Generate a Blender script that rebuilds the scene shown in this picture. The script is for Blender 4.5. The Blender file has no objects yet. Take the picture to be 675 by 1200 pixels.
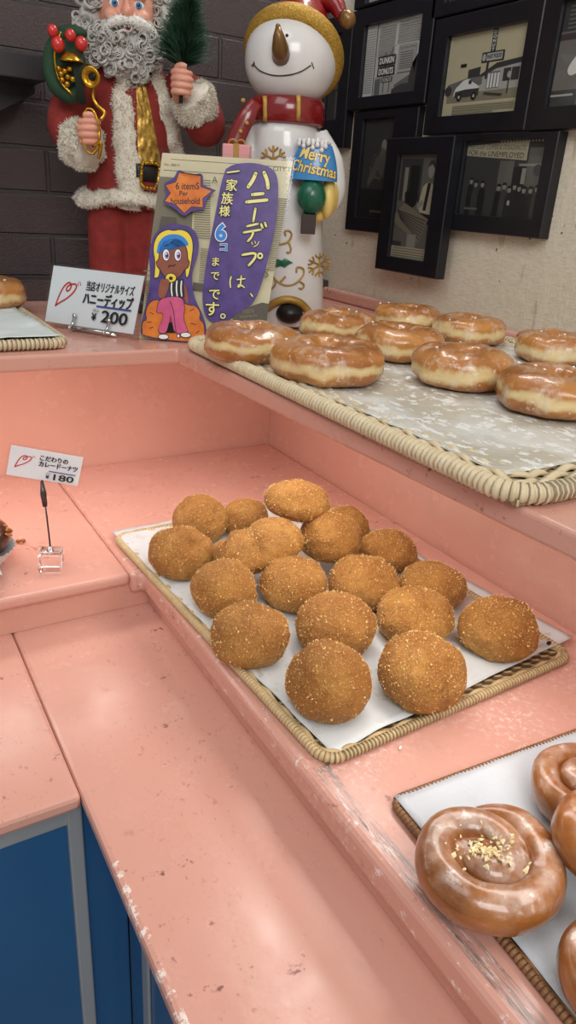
import bpy, bmesh, math, random
from math import sin, cos, pi, sqrt, radians, atan2, floor
from mathutils import Vector, Matrix, noise

scn = bpy.context.scene
COL = scn.collection

# ---------------------------------------------------------------- camera
cam_d = bpy.data.cameras.new('camera')
cam = bpy.data.objects.new('camera', cam_d); COL.objects.link(cam)
P_, R_, Y_ = radians(23.488), radians(3.7995), radians(32.099)
fwd = Vector((sin(Y_)*cos(P_), cos(Y_)*cos(P_), -sin(P_)))
rgt = Vector((cos(Y_), -sin(Y_), 0)); upv = rgt.cross(fwd)
r2 = cos(R_)*rgt + sin(R_)*upv; u2 = -sin(R_)*rgt + cos(R_)*upv
mw = Matrix(((r2.x, u2.x, -fwd.x, 0), (r2.y, u2.y, -fwd.y, 0), (r2.z, u2.z, -fwd.z, 0.5), (0, 0, 0, 1)))
cam.matrix_world = mw
cam_d.sensor_fit = 'VERTICAL'; cam_d.sensor_height = 36.0
cam_d.lens = 847.04/1200*36.0
cam_d.clip_start = 0.01; cam_d.clip_end = 50
scn.camera = cam

# ---------------------------------------------------------------- world, lights, exposure
w = bpy.data.worlds.new('world'); scn.world = w; w.use_nodes = True
w.node_tree.nodes['Background'].inputs[0].default_value = (1.0, 0.97, 0.94, 1)
w.node_tree.nodes['Background'].inputs[1].default_value = 0.40

def area(name, loc, target, size, energy, col=(1, .96, .9), size_y=None):
    d = bpy.data.lights.new(name, 'AREA'); d.energy = energy; d.color = col
    d.shape = 'RECTANGLE' if size_y else 'SQUARE'; d.size = size
    if size_y: d.size_y = size_y
    o = bpy.data.objects.new(name, d); COL.objects.link(o); o.location = loc
    o.rotation_euler = (Vector(target)-Vector(loc)).to_track_quat('-Z', 'Y').to_euler()
    return o
area('ceiling_panel_light', (-0.55, 0.25, 2.0), (0.5, 0.75, 0.1), 1.0, 9, (.98, .97, .96))
area('ceiling_panel_light', (-0.35, -1.3, 1.65), (0.5, 0.9, 0.3), 1.0, 26, (.98, .97, .96))
st_l = area('streak_strip_light', (0.865, 1.16, 1.44), (0.45, 1.18, 0.2), 0.07, 3.6, (1, .97, .93), size_y=0.55)  # unseen strip added to throw a glossy streak on the lowest counter
st_l.rotation_euler = (0, radians(25), 0)
area('under_shelf_strip_light', (0.50, 0.55, 0.276), (0.50, 0.55, 0), 0.10, 2.0, (1, .97, .92), size_y=1.1)
area('under_shelf_strip_light', (-0.10, 1.10, 0.276), (-0.10, 1.10, 0), 0.9, 1.8, (1, .97, .92), size_y=0.10)

vs = scn.view_settings
vs.view_transform = 'Standard'; vs.look = 'None'; vs.gamma = 1.0; vs.exposure = 0.0
vs.use_curve_mapping = False

# ---------------------------------------------------------------- helpers
def lin(c):
    return tuple(((v/255)/12.92 if v/255 <= .04045 else ((v/255+.055)/1.055)**2.4) for v in c)
def rgba(c): return (*lin(c), 1.0)

class NT:
    def __init__(s, name):
        s.m = bpy.data.materials.new(name); s.m.use_nodes = True
        s.t = s.m.node_tree; s.n = s.t.nodes; s.b = s.n['Principled BSDF']; s._c = None
    def new(s, k, **kw):
        n = s.n.new(k)
        for a, v in kw.items(): setattr(n, a, v)
        return n
    def link(s, a, b): s.t.links.new(a, b)
    def coord(s):
        if not s._c: s._c = s.new('ShaderNodeTexCoord').outputs['Object']
        return s._c
    def mapped(s, scale):
        m = s.new('ShaderNodeMapping'); m.inputs['Scale'].default_value = scale
        s.link(s.coord(), m.inputs['Vector']); return m.outputs[0]
    def noise(s, scale, detail=4, rough=.55, vec=None):
        n = s.new('ShaderNodeTexNoise'); n.inputs['Scale'].default_value = scale
        n.inputs['Detail'].default_value = detail; n.inputs['Roughness'].default_value = rough
        s.link(vec or s.coord(), n.inputs['Vector']); return n.outputs['Fac']
    def ramp(s, fac, a, b, ca=(0, 0, 0, 1), cb=(1, 1, 1, 1)):
        r = s.new('ShaderNodeValToRGB'); e = r.color_ramp.elements
        e[0].position = a; e[1].position = b; e[0].color = ca; e[1].color = cb
        s.link(fac, r.inputs[0]); return r.outputs[0]
    def mix(s, fac, a, b):
        m = s.new('ShaderNodeMix', data_type='RGBA')
        for v, i in ((fac, 0), (a, 6), (b, 7)):
            if hasattr(v, 'links'): s.link(v, m.inputs[i])
            else: m.inputs[i].default_value = v
        return m.outputs[2]
    def math(s, op, a, b=None):
        m = s.new('ShaderNodeMath', operation=op)
        for i, v in enumerate((a, b)):
            if v is None: continue
            if hasattr(v, 'links'): s.link(v, m.inputs[i])
            else: m.inputs[i].default_value = v
        return m.outputs[0]
    def bump(s, h, strength=.4, dist=.002):
        b = s.new('ShaderNodeBump'); b.inputs['Strength'].default_value = strength
        b.inputs['Distance'].default_value = dist; s.link(h, b.inputs['Height'])
        s.link(b.outputs[0], s.b.inputs['Normal'])
    def set(s, **kw):
        for k, v in kw.items():
            k = k.replace('_', ' ')
            if hasattr(v, 'links'): s.link(v, s.b.inputs[k])
            else: s.b.inputs[k].default_value = v
        return s

def M(name, c, rough=.5, c2=None, nscale=20, bump=None, metal=0, coat=0, sss=0, spec=.5, lo=.35, hi=.65):
    t = NT(name)
    if c2: t.set(Base_Color=t.mix(t.ramp(t.noise(nscale), lo, hi), rgba(c), rgba(c2)))
    else: t.set(Base_Color=rgba(c))
    t.set(Roughness=rough, Metallic=metal, Coat_Weight=coat, Specular_IOR_Level=spec)
    if coat: t.set(Coat_Roughness=.08)
    if sss:
        t.set(Subsurface_Weight=sss, Subsurface_Radius=(.01, .005, .003), Subsurface_Scale=.5)
    if bump: t.bump(t.noise(bump[0], 5), bump[1], bump[2])
    return t.m

class MB:
    """collects shapes into one mesh"""
    def __init__(s, name, *mats):
        s.name = name; s.mats = list(mats); s.v = []; s.f = []; s.mi = []; s.sm = []
    def add(s, V, F, mi=0, smooth=True, T=None):
        o = len(s.v)
        s.v += [tuple((T @ Vector(p)) if T else p) for p in V]
        for f in F:
            s.f.append(tuple(i+o for i in f)); s.mi.append(mi); s.sm.append(smooth)
        return s
    def box(s, lo, hi, bev=0, mi=0, T=None, seg=2):
        bm = bmesh.new(); bmesh.ops.create_cube(bm, size=1)
        for v in bm.verts:
            v.co = Vector([lo[i]+(v.co[i]+.5)*(hi[i]-lo[i]) for i in range(3)])
        if bev: bmesh.ops.bevel(bm, geom=bm.edges[:], offset=bev, segments=seg, affect='EDGES', profile=.5)
        s.frombm(bm, mi, bool(bev), T, True); return s
    def frombm(s, bm, mi=0, smooth=True, T=None, flats=False):
        bm.verts.index_update()
        n0 = len(s.sm)
        if flats: bm.normal_update(); fl = [len(f.verts) > 4 or max(abs(k) for k in f.normal) > .9999 or f.calc_area() > 4e-4 for f in bm.faces]
        s.add([v.co[:] for v in bm.verts], [[v.index for v in f.verts] for f in bm.faces], mi, smooth, T)
        if flats and smooth: s.sm[n0:] = [not q for q in fl]       # bevels smooth, broad faces truly flat
        bm.free()
    def prism(s, poly, z0, z1, bev=0, mi=0, T=None, seg=2):
        bm = bmesh.new(); vs_ = [bm.verts.new((x, y, z0)) for x, y in poly]
        f = bm.faces.new(vs_); r = bmesh.ops.extrude_face_region(bm, geom=[f])
        for e in r['geom']:
            if isinstance(e, bmesh.types.BMVert): e.co.z = z1
        bmesh.ops.recalc_face_normals(bm, faces=bm.faces)
        if bev: bmesh.ops.bevel(bm, geom=bm.edges[:], offset=bev, segments=seg, affect='EDGES', profile=.5)
        s.frombm(bm, mi, bool(bev), T, True); return s
    def tube(s, pts, rad, n=10, closed=False, mi=0, T=None, flat=None, up=None):
        pts = [Vector(p) for p in pts]; N = len(pts)
        rads = rad if hasattr(rad, '__len__') else [rad]*N
        V = []; F = []; prev = None
        for i, p in enumerate(pts):
            a = pts[(i-1) % N] if (closed or i > 0) else p
            b = pts[(i+1) % N] if (closed or i < N-1) else p
            t = (b-a).normalized() if (b-a).length > 1e-9 else Vector((0, 0, 1))
            if up is not None: x = Vector(up)-t*t.dot(Vector(up))
            elif prev is None: x = t.orthogonal()
            else: x = prev-t*prev.dot(t)
            if x.length < 1e-9: x = t.orthogonal()
            x.normalize(); y = t.cross(x); prev = x
            r = rads[i]; ry = r*(flat or 1)
            for k in range(n):
                a_ = 2*pi*k/n; V.append(tuple(p+x*cos(a_)*ry+y*sin(a_)*r))
        M_ = N if closed else N-1
        for i in range(M_):
            j = (i+1) % N
            for k in range(n):
                F.append((i*n+k, i*n+(k+1) % n, j*n+(k+1) % n, j*n+k))
        if not closed:
            F.append(tuple(range(n-1, -1, -1))); F.append(tuple((N-1)*n+k for k in range(n)))
        s.add(V, F, mi, True, T); return s
    def lathe(s, prof, n=32, mi=0, T=None, sx=1, sy=1):
        V = []; F = []
        for r, z in prof:
            for k in range(n):
                a = 2*pi*k/n; V.append((r*cos(a)*sx, r*sin(a)*sy, z))
        for i in range(len(prof)-1):
            for k in range(n):
                F.append((i*n+k, i*n+(k+1) % n, (i+1)*n+(k+1) % n, (i+1)*n+k))
        if prof[0][0] > 1e-6: F.append(tuple(range(n-1, -1, -1)))
        if prof[-1][0] > 1e-6: F.append(tuple((len(prof)-1)*n+k for k in range(n)))
        s.add(V, F, mi, True, T); return s
    def ell(s, c, r, mi=0, nu=20, nv=12, T=None, fn=None):
        c = Vector(c); r = r if hasattr(r, '__len__') else (r, r, r); V = []; F = []
        for j in range(nv+1):
            th = pi*j/nv
            for i in range(nu):
                ph = 2*pi*i/nu; d = Vector((sin(th)*cos(ph), sin(th)*sin(ph), cos(th)))
                k = fn(d) if fn else 1
                V.append((c.x+d.x*r[0]*k, c.y+d.y*r[1]*k, c.z+d.z*r[2]*k))
        for j in range(nv):
            for i in range(nu):
                F.append((j*nu+i, (j+1)*nu+i, (j+1)*nu+(i+1) % nu, j*nu+(i+1) % nu))
        s.add(V, F, mi, True, T); return s
    def ico(s, c, r, sub=4, mi=0, fn=None, T=None):
        bm = bmesh.new(); bmesh.ops.create_icosphere(bm, subdivisions=sub, radius=1)
        for v in bm.verts:
            d = v.co.normalized(); v.co = fn(d) if fn else Vector((d.x*r[0]+c[0], d.y*r[1]+c[1], d.z*r[2]+c[2]))
        s.frombm(bm, mi, True, T); return s
    def grid(s, fn, nu, nv, mi=0, T=None, closed=False):
        V = [fn(i/nu, j/nv) for j in range(nv+1) for i in range(nu+1)]
        F = [(j*(nu+1)+i, j*(nu+1)+i+1, (j+1)*(nu+1)+i+1, (j+1)*(nu+1)+i) for j in range(nv) for i in range(nu)]
        s.add(V, F, mi, True, T); return s
    def sheet(s, fn, nu, nv, th, mi=0, T=None):
        """grid with thickness th downwards along z"""
        n1 = (nu+1)*(nv+1)
        V = [fn(i/nu, j/nv) for j in range(nv+1) for i in range(nu+1)]
        V2 = [(x, y, z-th) for x, y, z in V]
        F = [(j*(nu+1)+i, j*(nu+1)+i+1, (j+1)*(nu+1)+i+1, (j+1)*(nu+1)+i) for j in range(nv) for i in range(nu)]
        F2 = [tuple(k+n1 for k in reversed(f)) for f in F]
        ring = [i for i in range(nu+1)]+[j*(nu+1)+nu for j in range(1, nv+1)]+[nv*(nu+1)+i for i in range(nu-1, -1, -1)]+[j*(nu+1) for j in range(nv-1, 0, -1)]
        F3 = [(ring[(k+1) % len(ring)], ring[k], ring[k]+n1, ring[(k+1) % len(ring)]+n1) for k in range(len(ring))]
        s.add(V+V2, F+F2+F3, mi, True, T); return s
    def mesh(s, recalc=True):
        me = bpy.data.meshes.new(s.name); me.from_pydata(s.v, [], s.f)
        for m in s.mats: me.materials.append(m)
        me.polygons.foreach_set('material_index', s.mi); me.polygons.foreach_set('use_smooth', s.sm)
        if recalc:
            bm = bmesh.new(); bm.from_mesh(me); bmesh.ops.recalc_face_normals(bm, faces=bm.faces); bm.to_mesh(me); bm.free()
        me.update(); return me
    def build(s, parent=None, remesh=None, smooth=6, recalc=True, **tags):
        me = s.mesh(recalc)
        if remesh: me = remeshed(me, remesh, smooth)
        o = bpy.data.objects.new(s.name, me); COL.objects.link(o)
        if parent: o.parent = parent
        for k, v in tags.items(): o[k] = v
        return o

def remeshed(me, voxel, smooth):
    o = bpy.data.objects.new('temporary', me); COL.objects.link(o)
    m = o.modifiers.new('r', 'REMESH'); m.mode = 'VOXEL'; m.voxel_size = voxel; m.use_smooth_shade = True
    if smooth:
        q = o.modifiers.new('s', 'SMOOTH'); q.iterations = smooth; q.factor = .5
    dg = bpy.context.evaluated_depsgraph_get()
    r = bpy.data.meshes.new_from_object(o.evaluated_get(dg))
    r.name = me.name
    if len(r.materials) == 0:
        for mt in me.materials: r.materials.append(mt)
    bpy.data.objects.remove(o)
    return r

def thing(name, label, cat, loc=(0, 0, 0), rz=0, group=None, rx=0):
    o = bpy.data.objects.new(name, None); COL.objects.link(o); o.empty_display_size = .02
    o.location = loc; o.rotation_euler = (rx, 0, rz); tag(o, label, cat, group); return o
def tag(o, label, cat, group=None, kind=None):
    o['label'] = label; o['category'] = cat
    if group: o['group'] = group
    if kind: o['kind'] = kind
    return o
def fbm(p, s=1.0): return noise.noise(Vector(p)*s)

# flat printed artwork: polygons laid in thin layers over a card
class Art:
    def __init__(s, mb, mapf, step=.00012):
        s.mb = mb; s.map = mapf; s.layer = 0; s.step = step
    def up(s): s.layer += 1
    def poly(s, pts, mi):
        s.up(); z = s.layer*s.step
        bm = bmesh.new(); vs_ = []
        for p in pts: vs_.append(bm.verts.new((p[0], p[1], 0)))
        try:
            f = bm.faces.new(vs_); bmesh.ops.triangulate(bm, faces=[f])
            bm.verts.index_update()
            s.mb.add([s.map(v.co.x, v.co.y, z) for v in bm.verts], [[v.index for v in q.verts] for q in bm.faces], mi, False)
        except ValueError: pass
        bm.free()
    def rect(s, x0, y0, x1, y1, mi): s.poly([(x0, y0), (x1, y0), (x1, y1), (x0, y1)], mi)
    def ell(s, cx, cy, rx, ry, mi, n=28): s.poly([(cx+rx*cos(2*pi*k/n), cy+ry*sin(2*pi*k/n)) for k in range(n)], mi)
    def stroke(s, pts, wd, mi, taper=False, closed=False):
        s.up(); z = s.layer*s.step; pts = smooth2(pts, closed); N = len(pts); V = []; F = []
        for i, (x, y) in enumerate(pts):
            a = pts[max(i-1, 0)]; b = pts[min(i+1, N-1)]
            dx, dy = b[0]-a[0], b[1]-a[1]; L = sqrt(dx*dx+dy*dy) or 1
            k = wd/2*(1 if not taper else (.55+.45*sin(pi*i/max(N-1, 1))))
            V.append(s.map(x-dy/L*k, y+dx/L*k, z)); V.append(s.map(x+dy/L*k, y-dx/L*k, z))
        for i in range(N-1): F.append((2*i, 2*i+1, 2*i+3, 2*i+2))
        s.mb.add(V, F, mi, False)
        for e in (0, N-1):   # round ends
            k = wd/2*(1 if not taper else .55)
            V = [s.map(pts[e][0]+k*cos(2*pi*q/8), pts[e][1]+k*sin(2*pi*q/8), z) for q in range(8)]
            s.mb.add(V, [tuple(range(8))], mi, False)
    def btext(s, string, x, y, h, mi, width=None, wt=.6, **kw):
        for dx, dy in ((0, 0), (wt, 0), (-wt, 0), (0, wt*.6), (0, -wt*.6)): s.text(string, x+dx, y+dy, h, mi, width=width, **kw)
    def text(s, string, x, y, h, mi, width=None, bold=0, shear=0, rot=0, center=False):
        """x, y: left end of the baseline; h: height of a capital; y grows downwards"""
        V, F = glyphs(string, bold)
        if not V: return
        s.up(); z = s.layer*s.step
        mx = max(v[0] for v in V); mn = min(v[0] for v in V)
        k = h/.70; kx = (width/(mx-mn)) if width else k; c, q = cos(rot), sin(rot); out = []
        for vx, vy in V:
            a = (vx-mn)*kx+shear*vy*k; b = -vy*k
            if center: a -= (mx-mn)*kx/2
            out.append(s.map(x+a*c-b*q, y+a*q+b*c, z))
        s.mb.add(out, F, mi, False)

def smooth2(pts, closed=False):
    if len(pts) < 3: return list(pts)
    p = list(pts)
    for _ in range(2):
        o = [p[0]]
        for a, b in zip(p[:-1], p[1:]):
            o.append((a[0]*.75+b[0]*.25, a[1]*.75+b[1]*.25)); o.append((a[0]*.25+b[0]*.75, a[1]*.25+b[1]*.75))
        o.append(p[-1]); p = o
    return p
_gl = {}
def glyphs(string, bold=0):
    key = (string, bold)
    if key not in _gl:
        c = bpy.data.curves.new('t', 'FONT'); c.body = string; c.offset = bold; c.resolution_u = 4
        o = bpy.data.objects.new('t', c); COL.objects.link(o)
        dg = bpy.context.evaluated_depsgraph_get(); me = bpy.data.meshes.new_from_object(o.evaluated_get(dg))
        _gl[key] = ([(v.co.x, v.co.y) for v in me.vertices], [tuple(p.vertices) for p in me.polygons])
        bpy.data.objects.remove(o); bpy.data.curves.remove(c); bpy.data.meshes.remove(me)
    return _gl[key]
# ---------------------------------------------------------------- materials
def pink_mat(name, wear=None, c=(214, 162, 146), specks=True):
    t = NT(name)
    big = t.ramp(t.noise(7, 5), .35, .7)
    col = t.mix(big, rgba(c), rgba((c[0]-3, c[1]-5, c[2]-5)))
    if specks:
        n = t.noise(60, 6, .7); area_ = t.noise(9, 2)
        m = t.math('MULTIPLY', t.ramp(n, .61, .67), t.ramp(area_, .45, .60))
        col = t.mix(m, col, rgba((135, 84, 74)))
        n2 = t.noise(1, 4, .7, t.mapped((420, 110, 240)))
        m2 = t.math('MULTIPLY', t.ramp(n2, .63, .70), t.ramp(t.noise(5.3, 2), .44, .58))
        col = t.mix(m2, col, rgba((160, 105, 95)))
    if wear == 'edge':   # chipped and greyed paint along the front edge and between the trays
        sx = t.new('ShaderNodeSeparateXYZ'); t.link(t.coord(), sx.inputs[0])
        X_, Y2 = sx.outputs[0], sx.outputs[1]
        band = t.math('MULTIPLY', t.math('LESS_THAN', X_, .3365), t.math('GREATER_THAN', X_, .3195))
        band = t.math('MULTIPLY', band, t.math('LESS_THAN', Y2, t.math('ADD', .385, t.math('MULTIPLY', t.noise(30, 2), .09))))
        k = t.math('MULTIPLY', t.math('MULTIPLY', band, t.ramp(t.noise(1, 6, .8, t.mapped((420, 22, 60))), .46, .55)), .85)
        col = t.mix(k, col, rgba((140, 128, 124)))
        k1 = t.math('MULTIPLY', band, t.ramp(t.noise(1, 5, .75, t.mapped((330, 36, 60))), .56, .62))
        col = t.mix(k1, col, rgba((224, 208, 200)))
        k1 = t.math('MULTIPLY', band, t.ramp(t.noise(1, 5, .75, t.mapped((520, 26, 90))), .60, .64))
        col = t.mix(k1, col, rgba((74, 66, 64)))
        z2 = t.math('MULTIPLY', t.math('LESS_THAN', Y2, .47), t.math('GREATER_THAN', Y2, .345))
        k2 = t.math('MULTIPLY', z2, t.math('MULTIPLY', t.ramp(t.noise(150, 6, .8), .52, .62), t.ramp(t.noise(11, 3), .40, .6)))
        col = t.mix(k2, col, rgba((232, 205, 194)))
        e2 = t.math('MULTIPLY', t.math('LESS_THAN', X_, .3205), t.ramp(t.noise(70, 5, .7), .60, .67))
        col = t.mix(e2, col, rgba((236, 222, 214)))
    if wear == 'front':
        sx = t.new('ShaderNodeSeparateXYZ'); t.link(t.coord(), sx.inputs[0])
        b = t.math('MULTIPLY', t.math('LESS_THAN', sx.outputs[0], .1385), t.math('LESS_THAN', sx.outputs[1], .47))
        k = t.math('MULTIPLY', b, t.ramp(t.noise(75, 5, .75), .54, .60))
        col = t.mix(k, col, rgba((240, 226, 218)))
        k = t.math('MULTIPLY', b, t.ramp(t.noise(95, 5, .75), .64, .68))
        col = t.mix(k, col, rgba((110, 82, 76)))
    t.set(Base_Color=col, Roughness=t.ramp(t.noise(30, 4), .3, .8, (.17, .17, .17, 1), (.34, .34, .34, 1)))
    t.bump(t.noise(55, 5, .6), .12, .002)
    return t.m

m_pink = pink_mat('pink_paint'); m_pink_edge = pink_mat('pink_paint_worn_edge', 'edge')
m_pink_low = pink_mat('pink_paint_front', 'front'); m_pink_wall = pink_mat('pink_paint_panel', None, (217, 164, 146), False)

def brick_mat():
    t = NT('dark_brick')
    m = t.new('ShaderNodeMapping'); m.inputs['Rotation'].default_value = (radians(90), 0, 0)
    m.inputs['Location'].default_value = (.239, 0, .0)
    t.link(t.coord(), m.inputs[0])
    # brick texture runs in X/Y: bring world Z into Y
    s = t.new('ShaderNodeSeparateXYZ'); t.link(t.coord(), s.inputs[0])
    cmb = t.new('ShaderNodeCombineXYZ')
    t.link(t.math('ADD', s.outputs[0], 1.867), cmb.inputs[0]); t.link(t.math('SUBTRACT', s.outputs[2], .4085-.0717*2), cmb.inputs[1])
    b = t.new('ShaderNodeTexBrick'); t.link(cmb.outputs[0], b.inputs[0])
    b.offset = .5; b.inputs['Scale'].default_value = 1
    b.inputs['Color1'].default_value = rgba((74, 58, 57)); b.inputs['Color2'].default_value = rgba((62, 50, 52))
    b.inputs['Mortar'].default_value = rgba((58, 50, 52)); b.inputs['Mortar Size'].default_value = .0042
    b.inputs['Mortar Smooth'].default_value = .35; b.inputs['Brick Width'].default_value = .222; b.inputs['Row Height'].default_value = .0717
    n = t.noise(230, 5, .75)
    t.set(Base_Color=t.mix(t.ramp(n, .3, .8), b.outputs[0], rgba((66, 56, 56))), Roughness=.34)
    h = t.math('SUBTRACT', t.math('MULTIPLY', n, .35), t.math('MULTIPLY', b.outputs['Fac'], 1.6))
    t.bump(h, 1.0, .007)
    return t.m
def wallpaper_mat():
    t = NT('cream_wallpaper')
    weave = t.noise(1, 3, .6, t.mapped((60, 90, 420))); we2 = t.noise(1, 2, .5, t.mapped((60, 500, 60)))
    col = t.mix(t.ramp(weave, .35, .7), rgba((226, 219, 200)), rgba((210, 200, 178)))
    streak = t.math('MULTIPLY', t.ramp(t.noise(1, 2, .5, t.mapped((1, 26, 2.5))), .60, .66), .55)
    col = t.mix(streak, col, rgba((226, 217, 196)))
    st2 = t.math('MULTIPLY', t.ramp(t.noise(1, 3, .6, t.mapped((1, 34, 9))), .63, .72), .6)
    col = t.mix(st2, col, rgba((158, 138, 108)))
    spot = t.ramp(t.noise(85, 2, .5), .735, .75)
    col = t.mix(spot, col, rgba((95, 78, 60)))
    t.set(Base_Color=col, Roughness=.75)
    t.bump(t.math('ADD', weave, we2), .5, .0016)
    return t.m
m_brick = brick_mat(); m_paper_wall = wallpaper_mat()
m_floor = M('grey_floor', (120, 112, 106), .5, (100, 94, 90), 6)
m_ceil = M('ceiling_white', (215, 210, 200), .8)

# ---------------------------------------------------------------- the room
WX, WY = .94, 1.44
def struct(name, lo, hi, m, bev=0):
    o = MB(name, m).box(lo, hi, bev).build(); o['kind'] = 'structure'; return o
struct('floor', (-2.6, -2.4, -.92), (1.06, 1.56, -.90), m_floor)
struct('wall_back', (-2.6, WY, -.90), (WX, WY+.12, 2.35), m_brick)
struct('wall_right', (WX, -2.4, -.90), (WX+.12, WY+.12, 2.35), m_paper_wall)
struct('baseboard_back', (-1.2, 1.392, .3002), (WX-.0002, WY-.0002, .337), m_brick, .002)

# ---------------------------------------------------------------- the pink stepped counter
t = thing('lower_counter', 'lowest pink painted counter with worn front edge, above the blue cabinets', 'counter', (0, 0, -.078))
MB('worktop_board', m_pink_low).box((-1.2, .5605, 0), (.1306, 1.30, .018), .005).build(t)
MB('worktop_board', m_pink_low).box((.1310, -.5, 0), (.75, 1.30, .018), .005).build(t)
t = thing('display_step', 'middle pink counter tier carrying the crumbed buns and cinnamon rolls', 'counter', (0, 0, -.06))
MB('riser_board', m_pink_wall).box((-1.2, .884, .0005), (.7655, 1.32, .0425)).build(t)
MB('riser_board', m_pink_wall).box((.323, -.5, .0005), (.7655, .8838, .026)).build(t)
MB('step_board', m_pink).box((-1.2, .872, .0427), (.2918, 1.32, .06), .006, seg=3).build(t)
MB('step_board', m_pink_edge).prism([(.311, -.5), (.7655, -.5), (.7655, 1.32), (.2924, 1.32), (.2924, .8715), (.3105, .8715)], .0265, .06, .008, seg=3).build(t)
MB('back_panel', m_pink_wall).box((-1.2, 1.3202, 0), (.784, 1.338, .3385)).build(t)
MB('back_panel', m_pink_wall).box((.766, -.5, 0), (.784, 1.3198, .3385)).build(t)
t = thing('upper_shelf', 'top pink display shelf under the framed pictures and figurines', 'shelf', (0, 0, .279))
MB('shelf_board', m_pink).prism([(-1.2, .957), (.389, .9335), (.412, .27), (.424, -.5), (.9398, -.5), (.9398, 1.4398), (-1.2, 1.4398)], 0, .021, .004, seg=3).build(t)
MB('back_lip', m_pink).box((.922, -.5, .021), (.9397, 1.391, .045), .006, seg=3).build(t)

m_blue = M('blue_laminate', (44, 94, 142), .22, (48, 100, 150), 3, spec=.45)
m_alu = M('grey_aluminium', (168, 172, 176), .4, metal=.2)
t = thing('base_cabinet', 'blue cabinet with grey metal frame under the lower counter corner', 'cabinet', (0, .60, -.9))
MB('panel', m_blue).box((-1.2, .003, 0), (.1855, .02, .8215)).build(t)
f = MB('frame', m_alu); f.box((-1.2, -.004, .770), (.138, .0028, .795), .002); f.box((.122, -.006, 0), (.138, .0028, .795), .002)
f.build(t)
t = thing('base_cabinet', 'blue cabinet side with grey upright under the counter arm nearest the viewer', 'cabinet', (.186, 0, -.9))
MB('panel', m_blue).box((0, -.5, 0), (.02, .5985, .8215)).build(t)
MB('frame', m_alu).box((-.004, .525, 0), (.0, .545, .8205), .0015).build(t)

# dark ledge end on the brick wall
m_dark = M('dark_wood', (44, 36, 40), .4, (36, 30, 34), 30)
tt = thing('wall_ledge', 'dark wooden ledge end mounted on the brick wall beside the red figurine', 'ledge', (.0, 1.30, .64))
MB('ledge_board', m_dark).box((-.5, 0, 0), (.326, .139, .034), .002).build(tt)
MB('bracket', m_dark).prism([(-.5, -.02), (.326, -.02), (.326, -.0305), (.27, -.06), (-.5, -.16)], .08, .139, T=Matrix.Rotation(radians(90), 4, 'X') @ Matrix.Translation((0, .02, -.219))).build(tt)
# ---------------------------------------------------------------- wicker trays and their paper
def rrect(w_, h_, r, step):
    pts = []
    segs = [((r, 0), (w_-r, 0)), ((w_, r), (w_, h_-r)), ((w_-r, h_), (r, h_)), ((0, h_-r), (0, r))]
    cen = [(w_-r, r, -90), (w_-r, h_-r, 0), (r, h_-r, 90), (r, r, 180)]
    for (a, b), (cx, cy, a0) in zip(segs, cen):
        L = sqrt((b[0]-a[0])**2+(b[1]-a[1])**2); n = max(2, int(L/step))
        for i in range(n): pts.append((a[0]+(b[0]-a[0])*i/n, a[1]+(b[1]-a[1])*i/n))
        n = max(3, int(r*pi/2/step))
        for i in range(n):
            an = radians(a0+90*i/n); pts.append((cx+r*cos(an), cy+r*sin(an)))
    return pts
def cane_mat(name, c, c2):
    t = NT(name)
    n = t.noise(90, 4, .6)
    t.set(Base_Color=t.mix(t.ramp(n, .3, .7), rgba(c), rgba(c2)), Roughness=.48); t.bump(t.noise(400, 3), .25, .001)
    return t.m
def weave_mat(name, c, c2, s=170):
    t = NT(name)
    s_ = t.new('ShaderNodeSeparateXYZ'); t.link(t.coord(), s_.inputs[0])
    a = t.math('SINE', t.math('MULTIPLY', t.math('ADD', s_.outputs[0], s_.outputs[1]), s*2.2))
    b = t.math('SINE', t.math('MULTIPLY', s_.outputs[1], s*5))
    h = t.math('ADD', t.math('MULTIPLY', a, .5), t.math('MULTIPLY', b, .3))
    t.set(Base_Color=t.mix(t.ramp(h, -.4, .5), rgba(c2), rgba(c)), Roughness=.55); t.bump(h, .8, .003)
    return t.m
def tray(label, loc, w_, h_, rr, rim_r, rz, cols, group=None, weave_rows=3, period=.0056, flat=1.0):
    t = thing('wicker_tray', label, 'tray', loc, rz, 'wicker trays on the counter')
    mc = cane_mat('cane', cols[0], cols[1]); mb_ = weave_mat('cane_base', cols[0], cols[2])
    pts = rrect(w_-2*rim_r, h_-2*rim_r, rr, period/6)
    P = []; R = []; gap = []; dist = 0
    for i, p in enumerate(pts):
        q = pts[i-1] if i else p; dist += sqrt((p[0]-q[0])**2+(p[1]-q[1])**2)
        P.append((p[0]+rim_r, p[1]+rim_r, rim_r*1.0)); R.append(rim_r*(.62+.38*abs(sin(pi*dist/period))**.55*(.93+.07*sin(i*1.7)))); gap.append((dist/period) % 1 < .2)
    rm = MB('rim', mc, cane_mat('cane_gap_shade', [v*.72 for v in cols[1]], [v*.66 for v in cols[1]])); rm.tube(P, R, 9, True, up=(0, 0, 1), flat=flat)  # shade between the cane wraps put in as a darker colour
    rm.mi = [1 if gap[i//9] else 0 for i in range(len(rm.f))]; rm.build(t)
    inset = rim_r*1.2
    MB('woven_base', mb_).box((inset, inset, .0006), (w_-inset, h_-inset, rim_r*.75), .001).build(t)
    wv = MB('woven_border', mc)
    for k in range(weave_rows):
        off = rim_r*(2.1+1.15*k); q = rrect(w_-2*off, h_-2*off, max(.006, rr-off*.4), .003); N = len(q); L = []
        for i, p in enumerate(q):
            L.append((p[0]+off, p[1]+off, rim_r*(1.15-.12*k)+rim_r*.32*sin(i*.52+k*pi)))
        wv.tube(L, rim_r*.50, 6, True, up=(0, 0, 1), flat=.55)
    wv.build(t)
    return t
CREAM = ((222, 207, 174), (205, 187, 150), (150, 128, 92))
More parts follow.
